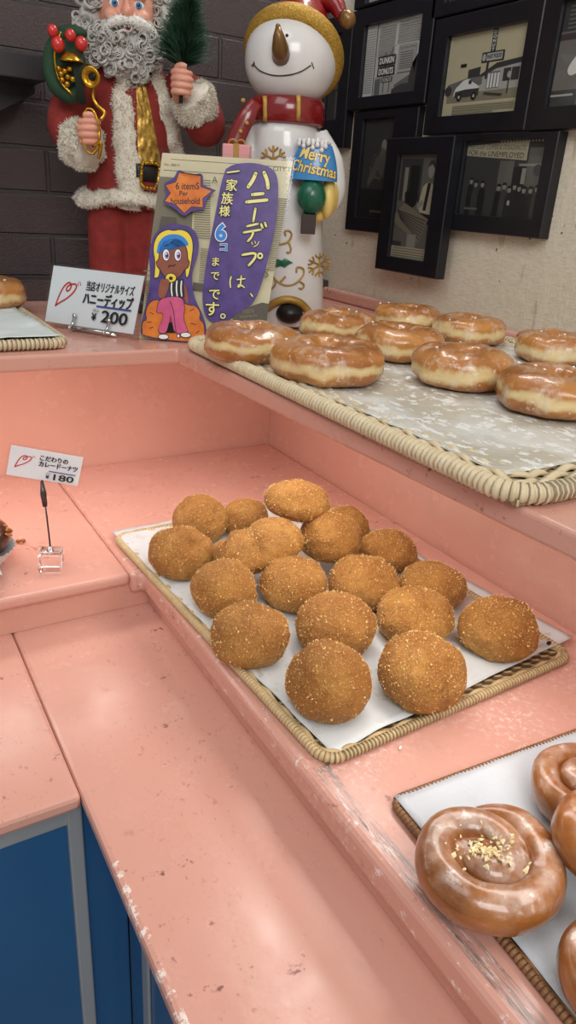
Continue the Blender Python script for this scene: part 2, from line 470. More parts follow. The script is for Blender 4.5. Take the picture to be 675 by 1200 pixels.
TAN = ((205, 182, 138), (188, 162, 116), (104, 78, 46))
BROWN = ((146, 104, 66), (120, 82, 50), (70, 46, 28))
upper = tray('large cream wicker tray on the top shelf holding the glazed ring donuts', (.393, .318, .3003), .525, .622, .03, .0092, 0, CREAM, weave_rows=4)
tray('cream wicker tray on the top shelf left of the price cards', (-.26, .957, .3003), .5125, .405, .02, .0075, 0, CREAM)
tray('tan wicker tray under the crumbed curry donuts', (.3265, .4235, .0003), .383, .566, .02, .0057, radians(2.6), TAN, weave_rows=1, period=.0046)
tray('brown wicker tray under the cinnamon rolls at the near end', (.3215, -.17, .0003), .40, .54, .012, .0042, radians(-3.6), BROWN, weave_rows=1, period=.0044)

def paper_mat(name, c=(225, 229, 228), grease=None, glaze=False, sp=70):
    t = NT(name); col = t.mix(t.ramp(t.noise(14, 4), .35, .7), rgba(c), rgba((c[0]-12, c[1]-10, c[2]-8)))
    rough = .5
    if grease:
        m = t.math('MULTIPLY', t.ramp(t.noise(sp, 4, .6), .56, .62), t.ramp(t.noise(9, 3), .42, .6))
        col = t.mix(t.math('MULTIPLY', m, .6), col, rgba(grease))
    if glaze:
        base = t.noise(11, 4); tr = t.ramp(base, .38, .56)
        n_ = t.noise(1, 4, .6, t.mapped((105, 66, 50)))
        s_ = t.new('ShaderNodeSeparateXYZ'); t.link(t.coord(), s_.inputs[0])
        st = t.math('SINE', t.math('MULTIPLY', t.math('ADD', s_.outputs[0], t.math('MULTIPLY', s_.outputs[1], 1.3)), 560))
        stripe = t.math('MULTIPLY', t.ramp(st, -.4, .9), tr)
        wet = t.mix(t.math('MULTIPLY', stripe, .6), rgba((192, 186, 168)), rgba((166, 150, 116)))
        col = t.mix(t.math('MULTIPLY', tr, .8), col, wet)
        patch = t.ramp(n_, .55, .575); col = t.mix(t.math('MULTIPLY', patch, .9), col, rgba((240, 242, 240)))
        rough = t.mix(patch, (.32, .32, .32, 1), (.5, .5, .5, 1))
        t.bump(t.math('ADD', t.math('MULTIPLY', patch, .6), t.noise(30, 4)), .4, .0025)
    else:
        t.bump(t.noise(22, 5, .6), .35, .004)
    t.set(Base_Color=col, Roughness=rough); return t.m
def paper(label, loc, rz, poly, z, mat_, amp=.0016, seed=0, n=(44, 60)):
    """four corners (bl, br, tr, tl) in the tray's frame, slightly wavy"""
    bl, br, tr, tl = [Vector((*p, 0)) for p in poly]
    def fn(u, v):
        p = (bl*(1-u)+br*u)*(1-v)+(tl*(1-u)+tr*u)*v
        e = .0022*fbm((u*9, v*9, seed))*(1 if (u in (0, 1) or v in (0, 1)) else 0)
        h = amp*(fbm((p.x*16, p.y*16, seed+3))+.5*fbm((p.x*45, p.y*45, seed+8)))
        ed = min(u, 1-u, v, 1-v); h += amp*1.2*max(0, 1-ed*10)
        return (p.x+e, p.y+e, z+max(h, -.0004))
    o = MB('parchment_paper', mat_).sheet(fn, n[0], n[1], .0004).build()
    o.location = loc; o.rotation_euler = (0, 0, rz)
    tag(o, label, 'paper', 'sheets of paper on the trays')
    return o
paper('glaze-spotted parchment sheet under the ring donuts on the large cream tray', (.393, .318, .3003), 0, ((.03, .045), (.50, .04), (.50, .598), (.018, .606)), .0102, paper_mat('glazed_parchment', (228, 230, 226), glaze=True), .0018, 2)
paper('crinkled white parchment on the tray left of the price cards', (-.26, .957, .3003), 0, ((.02, .02), (.502, .016), (.492, .375), (.02, .375)), .0115, paper_mat('crinkled_parchment', (222, 232, 232), (204, 212, 204)), .003, 5)
paper('white parchment sheet with grease spots under the curry donuts', (.3265, .4235, .0003), radians(2.6), ((.016, .012), (.412, .03), (.372, .574), (.006, .574)), .0076, paper_mat('greasy_parchment', (214, 219, 219), (178, 165, 140)), .0013, 9)
paper('clean white parchment sheet under the cinnamon rolls', (.3215, -.17, .0003), radians(-3.6), ((.012, .012), (.39, .012), (.39, .535), (.0075, .5365)), .0066, paper_mat('white_parchment', (205, 212, 217), (190, 190, 185), sp=40), .0009, 13)
# ---------------------------------------------------------------- crumbed curry donuts
def crumb_mat():
    t = NT('fried_crumb_crust')
    oi = t.new('ShaderNodeObjectInfo').outputs['Random']
    big = t.noise(22, 3, .55); fine = t.noise(420, 4, .7); mid = t.noise(130, 3, .6)
    a = t.mix(t.ramp(big, .36, .66), rgba((184, 122, 54)), rgba((220, 160, 80)))
    a = t.mix(t.math('MULTIPLY', t.ramp(mid, .45, .75), .6), a, rgba((150, 94, 38)))
    a = t.mix(t.math('MULTIPLY', t.ramp(fine, .52, .66), .7), a, rgba((228, 186, 112)))
    a = t.mix(t.math('MULTIPLY', oi, .28), a, rgba((134, 80, 32)))
    t.set(Base_Color=a, Roughness=.58, Specular_IOR_Level=.4)
    t.bump(t.math('ADD', fine, t.math('MULTIPLY', mid, .8)), 1.0, .004)
    return t.m
m_crust = crumb_mat(); m_crumb = M('bread_crumb', (242, 210, 146), .6, (222, 176, 104), 300)
random.seed(4)
def bun_mesh(a, c, seed, dent=0, lump=0):
    rnd = random.Random(seed); o = Vector((seed*7.3, seed*3.1, seed*1.7))
    dd = Vector((-.5+rnd.random()*.4, -.75, .45+.3*rnd.random())).normalized()
    def fn(d):
        z = d.z
        k = 1+.085*noise.noise(d*1.4+o)+.035*noise.noise(d*3.2+o)+.012*noise.noise(d*14+o)
        if dent: k -= dent*math.exp(-((d-dd).length/.28)**2)*(1.0)+dent*.6*math.exp(-(abs(d.dot(dd.cross(Vector((0, 0, 1)).normalized())))/.08)**2)*max(0, d.dot(dd))**6
        if lump: k += lump*(d.x*d.x*.8-.12-.5*math.exp(-((d.x+.25)/.22)**2)*max(0, d.z))+lump*.12*noise.noise(d*1.6+o)
        v = Vector((d.x*a*k, d.y*a*k, z*c*k))
        fl = -.70*c                       # flat underside
        if v.z < fl: v.z = fl+(v.z-fl)*.15
        return v
    m = MB('curry_donut', m_crust, m_crumb); m.ico((0, 0, 0), 1, 5, 0, fn)
    zmin = min(v[2] for v in m.v)
    for q in range(1500):
        d = Vector((rnd.gauss(0, 1), rnd.gauss(0, 1), rnd.gauss(.25, 1))).normalized()
        s_ = a*(.012+.026*rnd.random()**2.0); p = fn(d)+d*s_*.55
        ax = [Vector((rnd.uniform(-1, 1), rnd.uniform(-1, 1), rnd.uniform(-1, 1))).normalized()*s_*rnd.uniform(.5, 1.3) for _ in range(4)]
        m.add([p+x for x in ax], [(0, 1, 2), (0, 2, 3), (0, 3, 1), (1, 3, 2)], 1, False)
    m.v = [(x, y, z-zmin) for x, y, z in m.v]
    return m
ZP = .0086
BUNS = [  # x, y, z, radius, height radius, tilt, dent, lump, label
 (.4264, .930, ZP, .043, .038, (0, 0, 0), 0, 0, 'brown crumbed curry donut at the back left, behind the dented one'),
 (.3537, .840, ZP, .045, .037, (0, 0, .3), .16, 0, 'dark curry donut with a puckered dent, leftmost on the parchment'),
 (.497, .917, ZP, .036, .032, (0, 0, 1), 0, 0, 'small curry donut at the back, left below the topmost one'),
 (.418, .818, ZP, .029, .024, (0, 0, 1), 0, 0, 'curry donut mostly hidden under the lumpy slanting one'),
 (.447, .764, .044, .046, .029, (.10, -.30, -.25), .04, .42, 'lumpy elongated curry donut lying slanted on top of others'),
 (.517, .806, .083, .046, .027, (.05, .12, 0), 0, .06, 'bright golden curry donut crowning the very top of the pile'),
 (.541, .750, .034, .044, .037, (0, .15, .5), .05, .05, 'golden curry donut leaning in the second layer, just below the topmost'),
 (.606, .800, .020, .036, .034, (0, 0, 2), 0, 0, 'curry donut peeking out behind the second layer on its right'),
 (.636, .731, ZP, .043, .031, (0, 0, 1), 0, 0, 'flat golden curry donut at the back right edge of the group'),
 (.629, .622, ZP, .045, .030, (0, .05, 2), .03, 0, 'pale golden curry donut second from the right end, behind the solitary one'),
 (.543, .665, ZP, .048, .035, (0, 0, .4), .05, 0, 'wide speckled curry donut in front of the second layer, centre right'),
 (.4535, .6975, ZP, .045, .036, (0, 0, 2), 0, 0, 'round curry donut in the middle, under the lumpy slanting one'),
 (.3657, .724, ZP, .042, .037, (0, 0, .9), 0, 0, 'yellowish curry donut right in front of the dark dented one'),
 (.3482, .6185, ZP, .046, .035, (0, 0, 2.6), .06, .04, 'large brown curry donut with wrinkled side on the left paper edge'),
 (.4489, .5914, ZP, .048, .036, (0, 0, 1.4), 0, 0, 'thickly crumbed curry donut behind the nearest pair, on their left'),
 (.5495, .566, ZP, .047, .035, (0, 0, 3), .03, 0, 'dark speckled curry donut behind the nearest pair, on their right'),
 (.6272, .501, ZP, .048, .036, (0, 0, 2), 0, 0, 'smooth curry donut alone at the right end of the parchment'),
 (.3771, .4995, ZP, .0445, .042, (0, 0, 1), .03, 0, 'tall curry donut nearest the front left corner of the tan tray'),
 (.4784, .4686, ZP, .048, .041, (0, 0, .2), 0, 0, 'plump golden curry donut nearest the front edge of the tan tray'),
]
for i, (x, y, z, a, c, tl, de, lu, lab) in enumerate(BUNS):
    o = bun_mesh(a, c, i+1, de, lu).build()
    o.location = (x, y, z); o.rotation_euler = tl
    tag(o, lab, 'donut', 'crumbed curry donuts on the tan tray')

# ---------------------------------------------------------------- glazed ring donuts
def ring_mat():
    t = NT('glazed_yeast_donut')
    s_ = t.new('ShaderNodeSeparateXYZ'); t.link(t.coord(), s_.inputs[0]); z = s_.outputs[2]
    n = t.noise(26, 3)
    crust = t.mix(t.ramp(t.noise(16, 4), .35, .68), rgba((160, 96, 40)), rgba((198, 136, 68)))
    band = t.math('ABSOLUTE', t.math('ADD', t.math('ADD', z, -.0195), t.math('MULTIPLY', t.math('ADD', n, -.5), .030)))
    pale = t.ramp(band, .0030, .0070, (1, 1, 1, 1), (0, 0, 0, 1))
    sx = t.math('MULTIPLY', s_.outputs[0], s_.outputs[0]); sy = t.math('MULTIPLY', s_.outputs[1], s_.outputs[1])
    rad = t.math('SQRT', t.math('ADD', sx, sy))
    pale = t.math('MULTIPLY', pale, t.math('GREATER_THAN', rad, .035))
    col = t.mix(pale, crust, rgba((228, 204, 150)))
    # thin sugar glaze, whiter where it cracked or dripped
    g = t.ramp(t.noise(1, 5, .65, t.mapped((60, 60, 26))), .53, .66)
    g2 = t.ramp(t.noise(150, 3, .6), .62, .70)
    col = t.mix(t.math('MULTIPLY', g, .38), col, rgba((232, 220, 205)))
    col = t.mix(t.math('MULTIPLY', g2, .5), col, rgba((240, 232, 222)))
    t.set(Base_Color=col, Roughness=.36, Coat_Weight=.55, Coat_Roughness=.14, Subsurface_Weight=.08, Subsurface_Scale=.4, Subsurface_Radius=(.01, .005, .002))
    t.bump(t.math('ADD', t.noise(60, 4), t.math('MULTIPLY', g, .5)), .35, .0025)
    return t.m
m_ring = ring_mat(); m_sugar = M('sugar_lump', (245, 242, 236), .4)
def ring_mesh(R, H, seed, name='glazed_ring_donut'):
    rnd = random.Random(seed); o = Vector((seed*3.7, seed*9.1, seed*2.3)); nu, nv = 72, 28
    a = R*.47; c0 = R-a; V = []; F = []
    for i in range(nu):
        th = 2*pi*i/nu
        for j in range(nv):
            ph = 2*pi*j/nv; cc, ss = cos(ph), sin(ph)
            p = Vector((cos(th)*1.5, sin(th)*1.5, 0))+Vector((cos(th)*cc, sin(th)*cc, ss))*.8
            k = 1+.16*noise.noise(p*1.0+o)+.06*noise.noise(p*2.6+o)+.015*noise.noise(p*8+o)
            rr = c0*(1+.04*noise.noise(Vector((cos(th), sin(th), 5))+o))+a*cc*k*(1 if cc > 0 else .86)
            z = H/2*(abs(ss)**.86*(1 if ss > 0 else -1))*k
            if cc > .3: rr -= a*.07*math.exp(-(ss/.22)**2)          # waist of the raised dough
            if ss < -.75: z = -H/2*.80+(z+H/2*.80)*.3
            V.append((rr*cos(th), rr*sin(th), z))
    for i in range(nu):
        for j in range(nv):
            F.append((i*nv+j, ((i+1) % nu)*nv+j, ((i+1) % nu)*nv+(j+1) % nv, i*nv+(j+1) % nv))
    m = MB(name, m_ring, m_sugar); m.add(V, F)
    zm = min(v[2] for v in V); m.v = [(x, y, z-zm) for x, y, z in m.v]
    n0 = len(m.v)
    for q in range(rnd.choice((2, 4, 5))):   # stray sugar lumps on the glaze
        x, y, z = m.v[rnd.randrange(nu)*nv+rnd.choice((4, 6, 8, 10))]
        m.ell((x, y, z+.0006), (.0022*rnd.uniform(.5, 1.1), .002, .0013), 1, 8, 5)
    return m
ZU = .3118
RINGS = [
 (.436, .808, .0615, .042, 'glazed ring donut at the front left corner, nearest the handwritten poster'),
 (.470, .684, .0655, .045, 'big glazed ring donut at the tray front, second from the poster, broad pale waist'),
 (.6364, .762, .061, .043, 'glazed ring donut in the gap behind the two front ones'),
 (.6135, .616, .060, .044, 'glazed ring donut with white sugar lumps on its top and drips below'),
 (.629, .494, .062, .044, 'glazed ring donut at the right edge of the picture, closest of the row'),
 (.633, .903, .058, .040, 'glazed ring donut in the back row beside the snowman base'),
 (.805, .950, .057, .040, 'farthest glazed ring donut, in the back row under the portrait frame'),
 (.832, .835, .057, .040, 'back row glazed ring donut under the breadline picture, centre'),
 (.850, .680, .057, .041, 'back row glazed ring donut at the right, against the cream wall'),
]
for i, (x, y, r, h, lab) in enumerate(RINGS):
    o = ring_mesh(r, h, i+1).build(); o.location = (x, y, ZU); o.rotation_euler = (0, 0, i*1.3)
    tag(o, lab, 'donut', 'glazed ring donuts on the top shelf')
o = ring_mesh(.060, .045, 21).build(); o.location = (.203, 1.262, .313)
tag(o, 'lone glazed ring donut on the crinkled parchment by the brick wall', 'donut', 'glazed ring donuts on the top shelf')

# ---------------------------------------------------------------- cinnamon rolls
def roll_mat():
    t = NT('iced_roll')
    s_ = t.new('ShaderNodeSeparateXYZ'); t.link(t.coord(), s_.inputs[0])
    base = t.mix(t.ramp(t.noise(30, 4), .35, .68), rgba((124, 71, 27)), rgba((162, 101, 44)))
    streak = t.ramp(t.noise(1, 4, .6, t.mapped((90, 90, 200))), .5, .75)
    base = t.mix(t.math('MULTIPLY', streak, .4), base, rgba((186, 128, 72)))
    top = t.math('ADD', s_.outputs[2], t.math('MULTIPLY', t.math('ADD', t.noise(34, 4), -.5), .034))
    ice = t.math('MULTIPLY', t.ramp(top, .036, .0405), t.ramp(t.noise(48, 4, .6), .36, .60))
    col = t.mix(t.math('MULTIPLY', ice, .42), base, rgba((222, 206, 192)))
    wh = t.math('MULTIPLY', ice, t.ramp(t.noise(90, 4, .65), .58, .66)); col = t.mix(t.math('MULTIPLY', wh, .6), col, rgba((236, 228, 220)))
    t.set(Base_Color=col, Roughness=.33, Coat_Weight=.7, Coat_Roughness=.1)
    t.bump(t.math('ADD', t.noise(75, 4), t.math('MULTIPLY', ice, .4)), .3, .002)
    return t.m
m_roll = roll_mat(); m_nut = M('chopped_nut', (242, 230, 188), .5, (222, 196, 138), 200)
def roll(label, x, y, R, rz, seed, nuts=60, turns=1.72, dz=0, lean=(0, 0)):
    t = thing('cinnamon_roll', label, 'pastry', (x, y, .0078+dz), rz, 'iced cinnamon rolls on the brown tray')
    t.rotation_euler = (Matrix.Rotation(lean[0], 3, 'X') @ Matrix.Rotation(lean[1], 3, 'Y') @ Matrix.Rotation(rz, 3, 'Z')).to_euler()
    m = MB('dough', m_roll); P = []; Rd = []; N = 220; o = Vector((seed*5.1, seed, 0))
    tr = .0138; ro = .0470
    for i in range(N+1):
        s_ = i/N; th = s_*turns*2*pi; rr = .010+(ro-.010)*s_
        wob = 1+.07*noise.noise(Vector((cos(th)*1.2, sin(th)*1.2, s_*2))+o)
        z = .0325-.0130*s_**1.2+.0025*noise.noise(Vector((th*.8, 0, 0))+o)
        e = max(0, (s_-.90)/.10); r_ = tr*(1-.75*e*e)*(.80+.30*s_)
        P.append(((rr-.010*e)*wob*cos(th), (rr-.010*e)*wob*sin(th), z-.006*e)); Rd.append(r_*(.5+.5*min(1, s_*10)))
    m.tube(P, Rd, 24, up=(0, 0, 1), flat=1.25)
    m.ell((0, 0, .017), (.034, .034, .020), 0, 30, 10)
    mx = max(sqrt(vx*vx+vy*vy) for vx, vy, vz in m.v); kk = R/mx
    m.v = [(vx*kk*(1+.025*noise.noise(Vector((vx*40, vy*40, vz*40))+o)), vy*kk*(1+.025*noise.noise(Vector((vx*40, vy*40, vz*40+7))+o)), max(.0003, vz*(.72+.28*R/.058))) for vx, vy, vz in m.v]
    m.build(t)
    if nuts:
        rnd = random.Random(seed); nm = MB('chopped_nuts', m_nut)
        for q in range(nuts):
            a, d = rnd.uniform(0, 2*pi), abs(rnd.gauss(0, .0115)); px, py = d*cos(a)+.002, d*sin(a)+.004
            # height of the dough below the crumb
            best = max((vz for vx, vy, vz in m.v if (vx-px)**2+(vy-py)**2 < 9e-6), default=.04)
            s_ = rnd.uniform(.0009, .0021)
            pts = [Vector((px, py, best+s_*.5))+Vector((rnd.uniform(-1, 1), rnd.uniform(-1, 1), rnd.uniform(-1, 1)))*s_*1.3 for _ in range(7)]
            bm = bmesh.new()
            for p in pts: bm.verts.new(p)
            r = bmesh.ops.convex_hull(bm, input=bm.verts[:])
            bmesh.ops.delete(bm, geom=[g for g in r['geom_interior'] if isinstance(g, bmesh.types.BMVert)], context='VERTS')
            nm.frombm(bm, 0, False)
        o_ = nm.build(t); o_['kind'] = 'stuff'; o_['label'] = 'pale chopped nuts scattered on the iced centre'
    return t
roll('big cinnamon roll with pale chopped nuts on its iced centre, fully in view', .3615, .2605, .0705, 3.0, 1, 170)
roll('cinnamon roll cut by the picture edge, farthest back on the white parchment', .509, .276, .058, .6, 2, 0)
roll('cinnamon roll half hidden at the picture edge between two others', .4570, .2045, .063, 5.2, 3, 0, dz=.017, lean=(.10, .26))
roll('cinnamon roll at the bottom right corner of the picture', .3850, .1480, .050, 1.2, 4, 0, dz=.002, lean=(-.04, 0))
# ---------------------------------------------------------------- fur, curls
def fur_mesh(m, mi, base_v0, n, length, seed, jitter=.5):
    """short tufts standing on the faces added since base_v0"""
    rnd = random.Random(seed); faces = [f for f, q in zip(m.f, m.mi) if min(f) >= base_v0]
    for _ in range(n):
        f = rnd.choice(faces); k = [Vector(m.v[i]) for i in f[:4]]
        a, b = rnd.random(), rnd.random()
        p = (k[0]*(1-a)+k[1]*a)*(1-b)+(k[-1]*(1-a)+k[-2]*a)*b
        nrm = (k[1]-k[0]).cross(k[-1]-k[0])
        if nrm.length < 1e-12: continue
        nrm.normalize(); d = (nrm+Vector((rnd.uniform(-1, 1), rnd.uniform(-1, 1), rnd.uniform(-1, 1)))*jitter*1.3).normalized()
        s = nrm.orthogonal().normalized()*length*.16; s = Matrix.Rotation(rnd.uniform(0, 6.28), 3, nrm) @ s
        L = length*rnd.uniform(.5, 1.2)
        m.add([p-s, p+s, p+d*L*.6+s*.5, p+d*L], [(0, 1, 2), (0, 2, 3)], mi, True)
def lump(m, pts, rad, seed, mi=0, n=16, flat=1.0, amp=.16, up=None):
    o = len(m.v); m.tube(pts, rad, n, mi=mi, flat=flat, up=up)
    for i in range(o, len(m.v)):
        v = Vector(m.v[i]); k = noise.noise_vector(v*55+Vector((seed, 0, 0)))*amp*.02
        m.v[i] = tuple(v+k)
    return o
def interp(pts, n):
    out = []
    P = [Vector(p) for p in pts]; P = [P[0]*2-P[1]]+P+[P[-1]*2-P[-2]]
    for i in range(1, len(P)-2):
        for k in range(n):
            t_ = k/n; a, b, c, d = P[i-1:i+3]
            out.append(.5*((2*b)+(c-a)*t_+(2*a-5*b+4*c-d)*t_*t_+(3*b-a-3*c+d)*t_**3))
    out.append(P[-2]); return out
def ilin(r, n):
    out = []
    for a, b in zip(r[:-1], r[1:]): out += [a+(b-a)*k/n for k in range(n)]
    return out+[r[-1]]

m_red = M('red_velvet', (146, 46, 40), .85, (126, 38, 34), 60, bump=(300, .3, .001))
m_fur = M('white_fur', (232, 226, 212), .9, (214, 206, 190), 60, bump=(260, .6, .002))
m_hair = M('grey_curly_hair', (200, 198, 192), .6, (165, 162, 156), 90)
m_skin = M('doll_skin', (222, 162, 138), .45, (214, 146, 124), 40, sss=.05)
m_gold = M('gold_metal', (214, 168, 56), .25, (170, 122, 34), 90, metal=.9)
m_goldcloth = M('gold_lame', (208, 172, 84), .35, (150, 112, 44), 120, metal=.6, bump=(160, .5, .002))
m_black = M('black_leather', (20, 18, 18), .4)
m_white = M('white_hair', (226, 224, 218), .6)
m_eye = M('eye_white', (235, 235, 232), .15); m_iris = M('blue_iris', (70, 128, 176), .15); m_pupil = M('black_pupil', (10, 10, 12), .1)
m_lip = M('red_lip', (176, 62, 54), .35)
m_green = M('dark_green_velvet', (34, 70, 44), .8, (24, 52, 32), 40)
m_fir = M('fir_needles', (26, 56, 42), .6, (40, 78, 54), 50)
m_berry = M('red_berry', (196, 44, 40), .25, coat=.4); m_leafd = M('dark_leaf', (30, 44, 30), .6)

SANTA = (.455, 1.265, .3003)
def sq(a, b, v=0): return (.00134*a-.00003*b-.20728, v, .0001*a-.00127*b+.45028)
def hand(name, parent, c, side, lab=None, s=1.0, grip=(0, 0, 1), mt=None):
    """fist with five fingers curled round an upright thing; c: palm centre, side: +1 thumb to the right"""
    m = MB(name, mt or m_skin)
    T = Matrix.Translation(c) @ Matrix.Scale(s, 4)
    m.ell((0, .006, 0), (.0125, .0115, .0165), 0, 18, 12, T=T)
    for k in range(4):
        z = .0125-.0083*k; L = (.95, 1.06, 1.0, .82)[k]
        P = [(side*.011, .010, z), (side*.0125, -.001, z+.0004), (side*.006, -.0105*L, z), (-side*.005*L, -.0125*L, z-.0006), (-side*.0125*L, -.0075*L, z-.001), (-side*.0105*L, -.001, z-.001)]
        m.tube(interp(P, 4), ilin([.0044, .0046, .0046, .0043, .0040, .0030], 4), 10, T=T)
    P = [(side*.006, .004, .012), (side*.007, -.006, .0185), (side*.001, -.0125, .0205), (-side*.006, -.0125, .0195)]
    m.tube(interp(P, 4), ilin([.0052, .0050, .0046, .0034], 4), 10, T=T)
    m.tube([(0, .012, -.002), (side*.002, .022, -.010), (side*.004, .034, -.018)], [.0105, .0095, .0095], 12, T=T)
    return m.build(parent, remesh=.0009, smooth=3)

st = thing('christmas_figurine', 'white-bearded Christmas figurine in red coat with white fur trim, standing against the dark bricks', 'figurine', SANTA, radians(-19.78))
# trousers, boots
b = MB('trousers', m_red)
for sgn, cx in ((-1, 128), (1, 166)):
    P = [sq(cx, 210, .0), sq(cx+2*sgn, 260, -.002), sq(cx+3*sgn, 325, -.004), sq(cx+4*sgn, 345, -.004)]
    b.tube(interp(P, 6), ilin([.036, .037, .034, .028], 6), 20, up=(0, 1, 0))
b.build(st, remesh=.004, smooth=4)
for sgn, cx in ((-1, 130), (1, 168)):
    x = sq(cx, 345)[0]
    b = MB('boot', m_black); b.ell((x, -.012, .016), (.024, .042, .018)); b.tube([(x, .006, .012), (x, .004, .05)], [.023, .024], 18)
    b.v = [(p[0], p[1], max(p[2], .0002)) for p in b.v]; boot = b.build(st)
    b = MB('boot_cuff', m_fur); lump(b, [(x+.028*cos(k*pi/8), .002+.028*sin(k*pi/8), .052) for k in range(17)], .0085, 3+cx, amp=.1); fur_mesh(b, 0, 0, 500, .006, cx); b.build(boot)
# coat: closed bell shape, with fold noise
b = MB('coat', m_red)
prof = [(.048, 72), (.060, 85), (.066, 105), (.066, 140), (.066, 175), (.070, 205), (.076, 232), (.072, 236), (.05, 225)]
ax = 151
def coat_pt(u, v):
    k = v*(len(prof)-1); i = min(int(k), len(prof)-2); f_ = k-i
    r = prof[i][0]*(1-f_)+prof[i+1][0]*f_; py = prof[i][1]*(1-f_)+prof[i+1][1]*f_
    a = 2*pi*u; c = sq(ax, py)
    r *= 1+.05*sin(a*5+1.0)*max(0, v-.4)+.02*noise.noise(Vector((cos(a)*2, sin(a)*2, v*5)))
    return (c[0]+r*cos(a), .004+r*.72*sin(a), c[2])
b.grid(coat_pt, 64, 40); b.ell(sq(ax, 86, .004), (.055, .042, .030)); b.build(st)
def coat_front(a, b_, off=.004):
    x, _, z = sq(a, b_); c = sq(ax, b_)[0]
    ys = [p[1] for p in prof[:7]]; b2 = min(max(b_, ys[0]), ys[-1])
    for i in range(6):
        if ys[i] <= b2 <= ys[i+1]:
            f_ = (b2-ys[i])/(ys[i+1]-ys[i]); r = prof[i][0]*(1-f_)+prof[i+1][0]*f_; break
    k = max(-1, min(1, (x-c)/r)); return (x, .004-r*.72*sqrt(1-k*k)-off, z)
# gold shirt panel and belt
b = MB('gold_shirt', m_goldcloth)
def shirt(u, v):
    py = 92+100*v; l = 158+3*v; r = 168+22*v; return coat_front(l+(r-l)*u, py, .002+.0025*noise.noise(Vector((u*5, v*9, 3))))
b.grid(shirt, 14, 40); b.build(st)
b = MB('belt', m_black); L = [coat_front(158+k*3.0, 192+k*.3, .004) for k in range(12)]
b.tube(L, .013, 10, up=(0, 1, 0), flat=.22); b.build(st)
b = MB('belt_buckle', m_gold); L = [coat_front(*p, .012) for p in ((167, 182), (181, 183), (186, 186), (184, 205), (180, 212), (168, 210), (164, 206), (165, 186))]
b.tube(L, .0028, 8, True)
for k in range(22):
    i = k*8/22; p = Vector(L[int(i) % 8]).lerp(Vector(L[(int(i)+1) % 8]), i-int(i)); b.ell(p+Vector((0, -.002, 0)), .0026, 0, 8, 6)
b.build(st)
# white fur edging: two front bands, hem
for pts, rr, sd in (([(144, 84), (143, 120), (146, 165), (152, 205), (150, 236)], [.012, .017, .019, .020, .016], 1), ([(174, 84), (188, 115), (197, 150), (203, 185), (205, 232)], [.012, .017, .019, .018, .015], 2)):
    b = MB('fur_band', m_fur); lump(b, interp([coat_front(*p, -.004) for p in pts], 8), ilin(rr, 8), sd, flat=.55, up=(0, 1, 0), amp=.25); fur_mesh(b, 0, 0, 3000, .0048, sd); b.build(st)
b = MB('fur_hem', m_fur); L = []
for k in range(40):
    a = 2*pi*k/40; c = sq(ax, 224); L.append((c[0]+.076*cos(a), .004+.076*.74*sin(a), c[2]+.004*sin(a*3)))
lump(b, L+[L[0]], .0165, 5, flat=.6, up=None, amp=.25); fur_mesh(b, 0, 0, 4500, .005, 5); b.build(st)
# sleeves, cuffs, hands
for nm, P, R_l in (('sleeve', [sq(112, 88, 0), sq(88, 110, -.012), sq(80, 140, -.03), sq(94, 160, -.052)], [.028, .030, .031, .028]),
                   ('sleeve', [sq(196, 88, 0), sq(228, 112, -.012), sq(240, 140, -.03), sq(226, 128, -.052)], [.028, .032, .032, .027])):
    b = MB(nm, m_red); b.tube(interp(P, 6), ilin(R_l, 6), 20); b.ell(P[2], .031); b.build(st, remesh=.004, smooth=5)
for P, R_l, sd in (([sq(86, 150, -.045), sq(97, 162, -.060), sq(106, 168, -.072)], [.026, .036, .030], 11), ([sq(236, 128, -.045), sq(226, 118, -.060), sq(218, 108, -.070)], [.024, .034, .029], 12)):
    b = MB('fur_cuff', m_fur); lump(b, interp(P, 6), ilin(R_l, 6), sd, n=22, amp=.3); fur_mesh(b, 0, 0, 3200, .005, sd); b.build(st)
hand('hand', st, sq(107, 150, -.100), 1, s=1.05); hand('hand', st, sq(208, 99, -.098), -1, s=1.0)
# head
hd = sq(148, 21, -.006)
b = MB('head', m_skin); H = Vector(hd)
b.ell(H, (.042, .044, .054), 0, 28, 20); b.ell(H+Vector((0, -.046, -.004)), (.0085, .011, .009)); b.ell(H+Vector((0, -.042, .006)), (.005, .009, .016))
for s_ in (-1, 1):
    b.ell(H+Vector((s_*.021, -.036, -.008)), (.013, .011, .011)); b.ell(H+Vector((s_*.0172, -.039, .0165)), (.014, .007, .004)); b.ell(H+Vector((s_*.043, .002, .0)), (.006, .012, .016))
b.tube([H+Vector((0, 0, -.03)), H+Vector((0, .004, -.075))], [.026, .03], 18)
b.build(st, remesh=.0022, smooth=4)
for s_ in (-1, 1):
    e = H+Vector((s_*.0172, -.0365, .0065))
    b = MB('eye', m_eye); b.ell(e, (.0085, .0075, .0068)); ey = b.build(st)
    b = MB('iris', m_iris, m_pupil); b.ell(e+Vector((0, -.0058, -.0002)), (.0048, .0026, .0048), 0); b.ell(e+Vector((0, -.0077, -.0002)), (.0023, .0012, .0023), 1); b.build(ey)
b = MB('mouth', m_lip); b.ell(H+Vector((.003, -.042, -.0285)), (.0125, .006, .0065)); b.build(st)
b = MB('moustache', m_white)
for s_ in (-1, 1):
    P = [H+Vector((s_*.001+.002, -.050, -.0155)), H+Vector((s_*.014+.002, -.052, -.0165)), H+Vector((s_*.028+.002, -.048, -.0215)), H+Vector((s_*.038+.002, -.041, -.030))]
    lump(b, interp(P, 5), ilin([.0055, .0072, .0062, .002], 5), s_, amp=.08)
fur_mesh(b, 0, 0, 500, .005, 8); b.build(st)
rnd = random.Random(7)
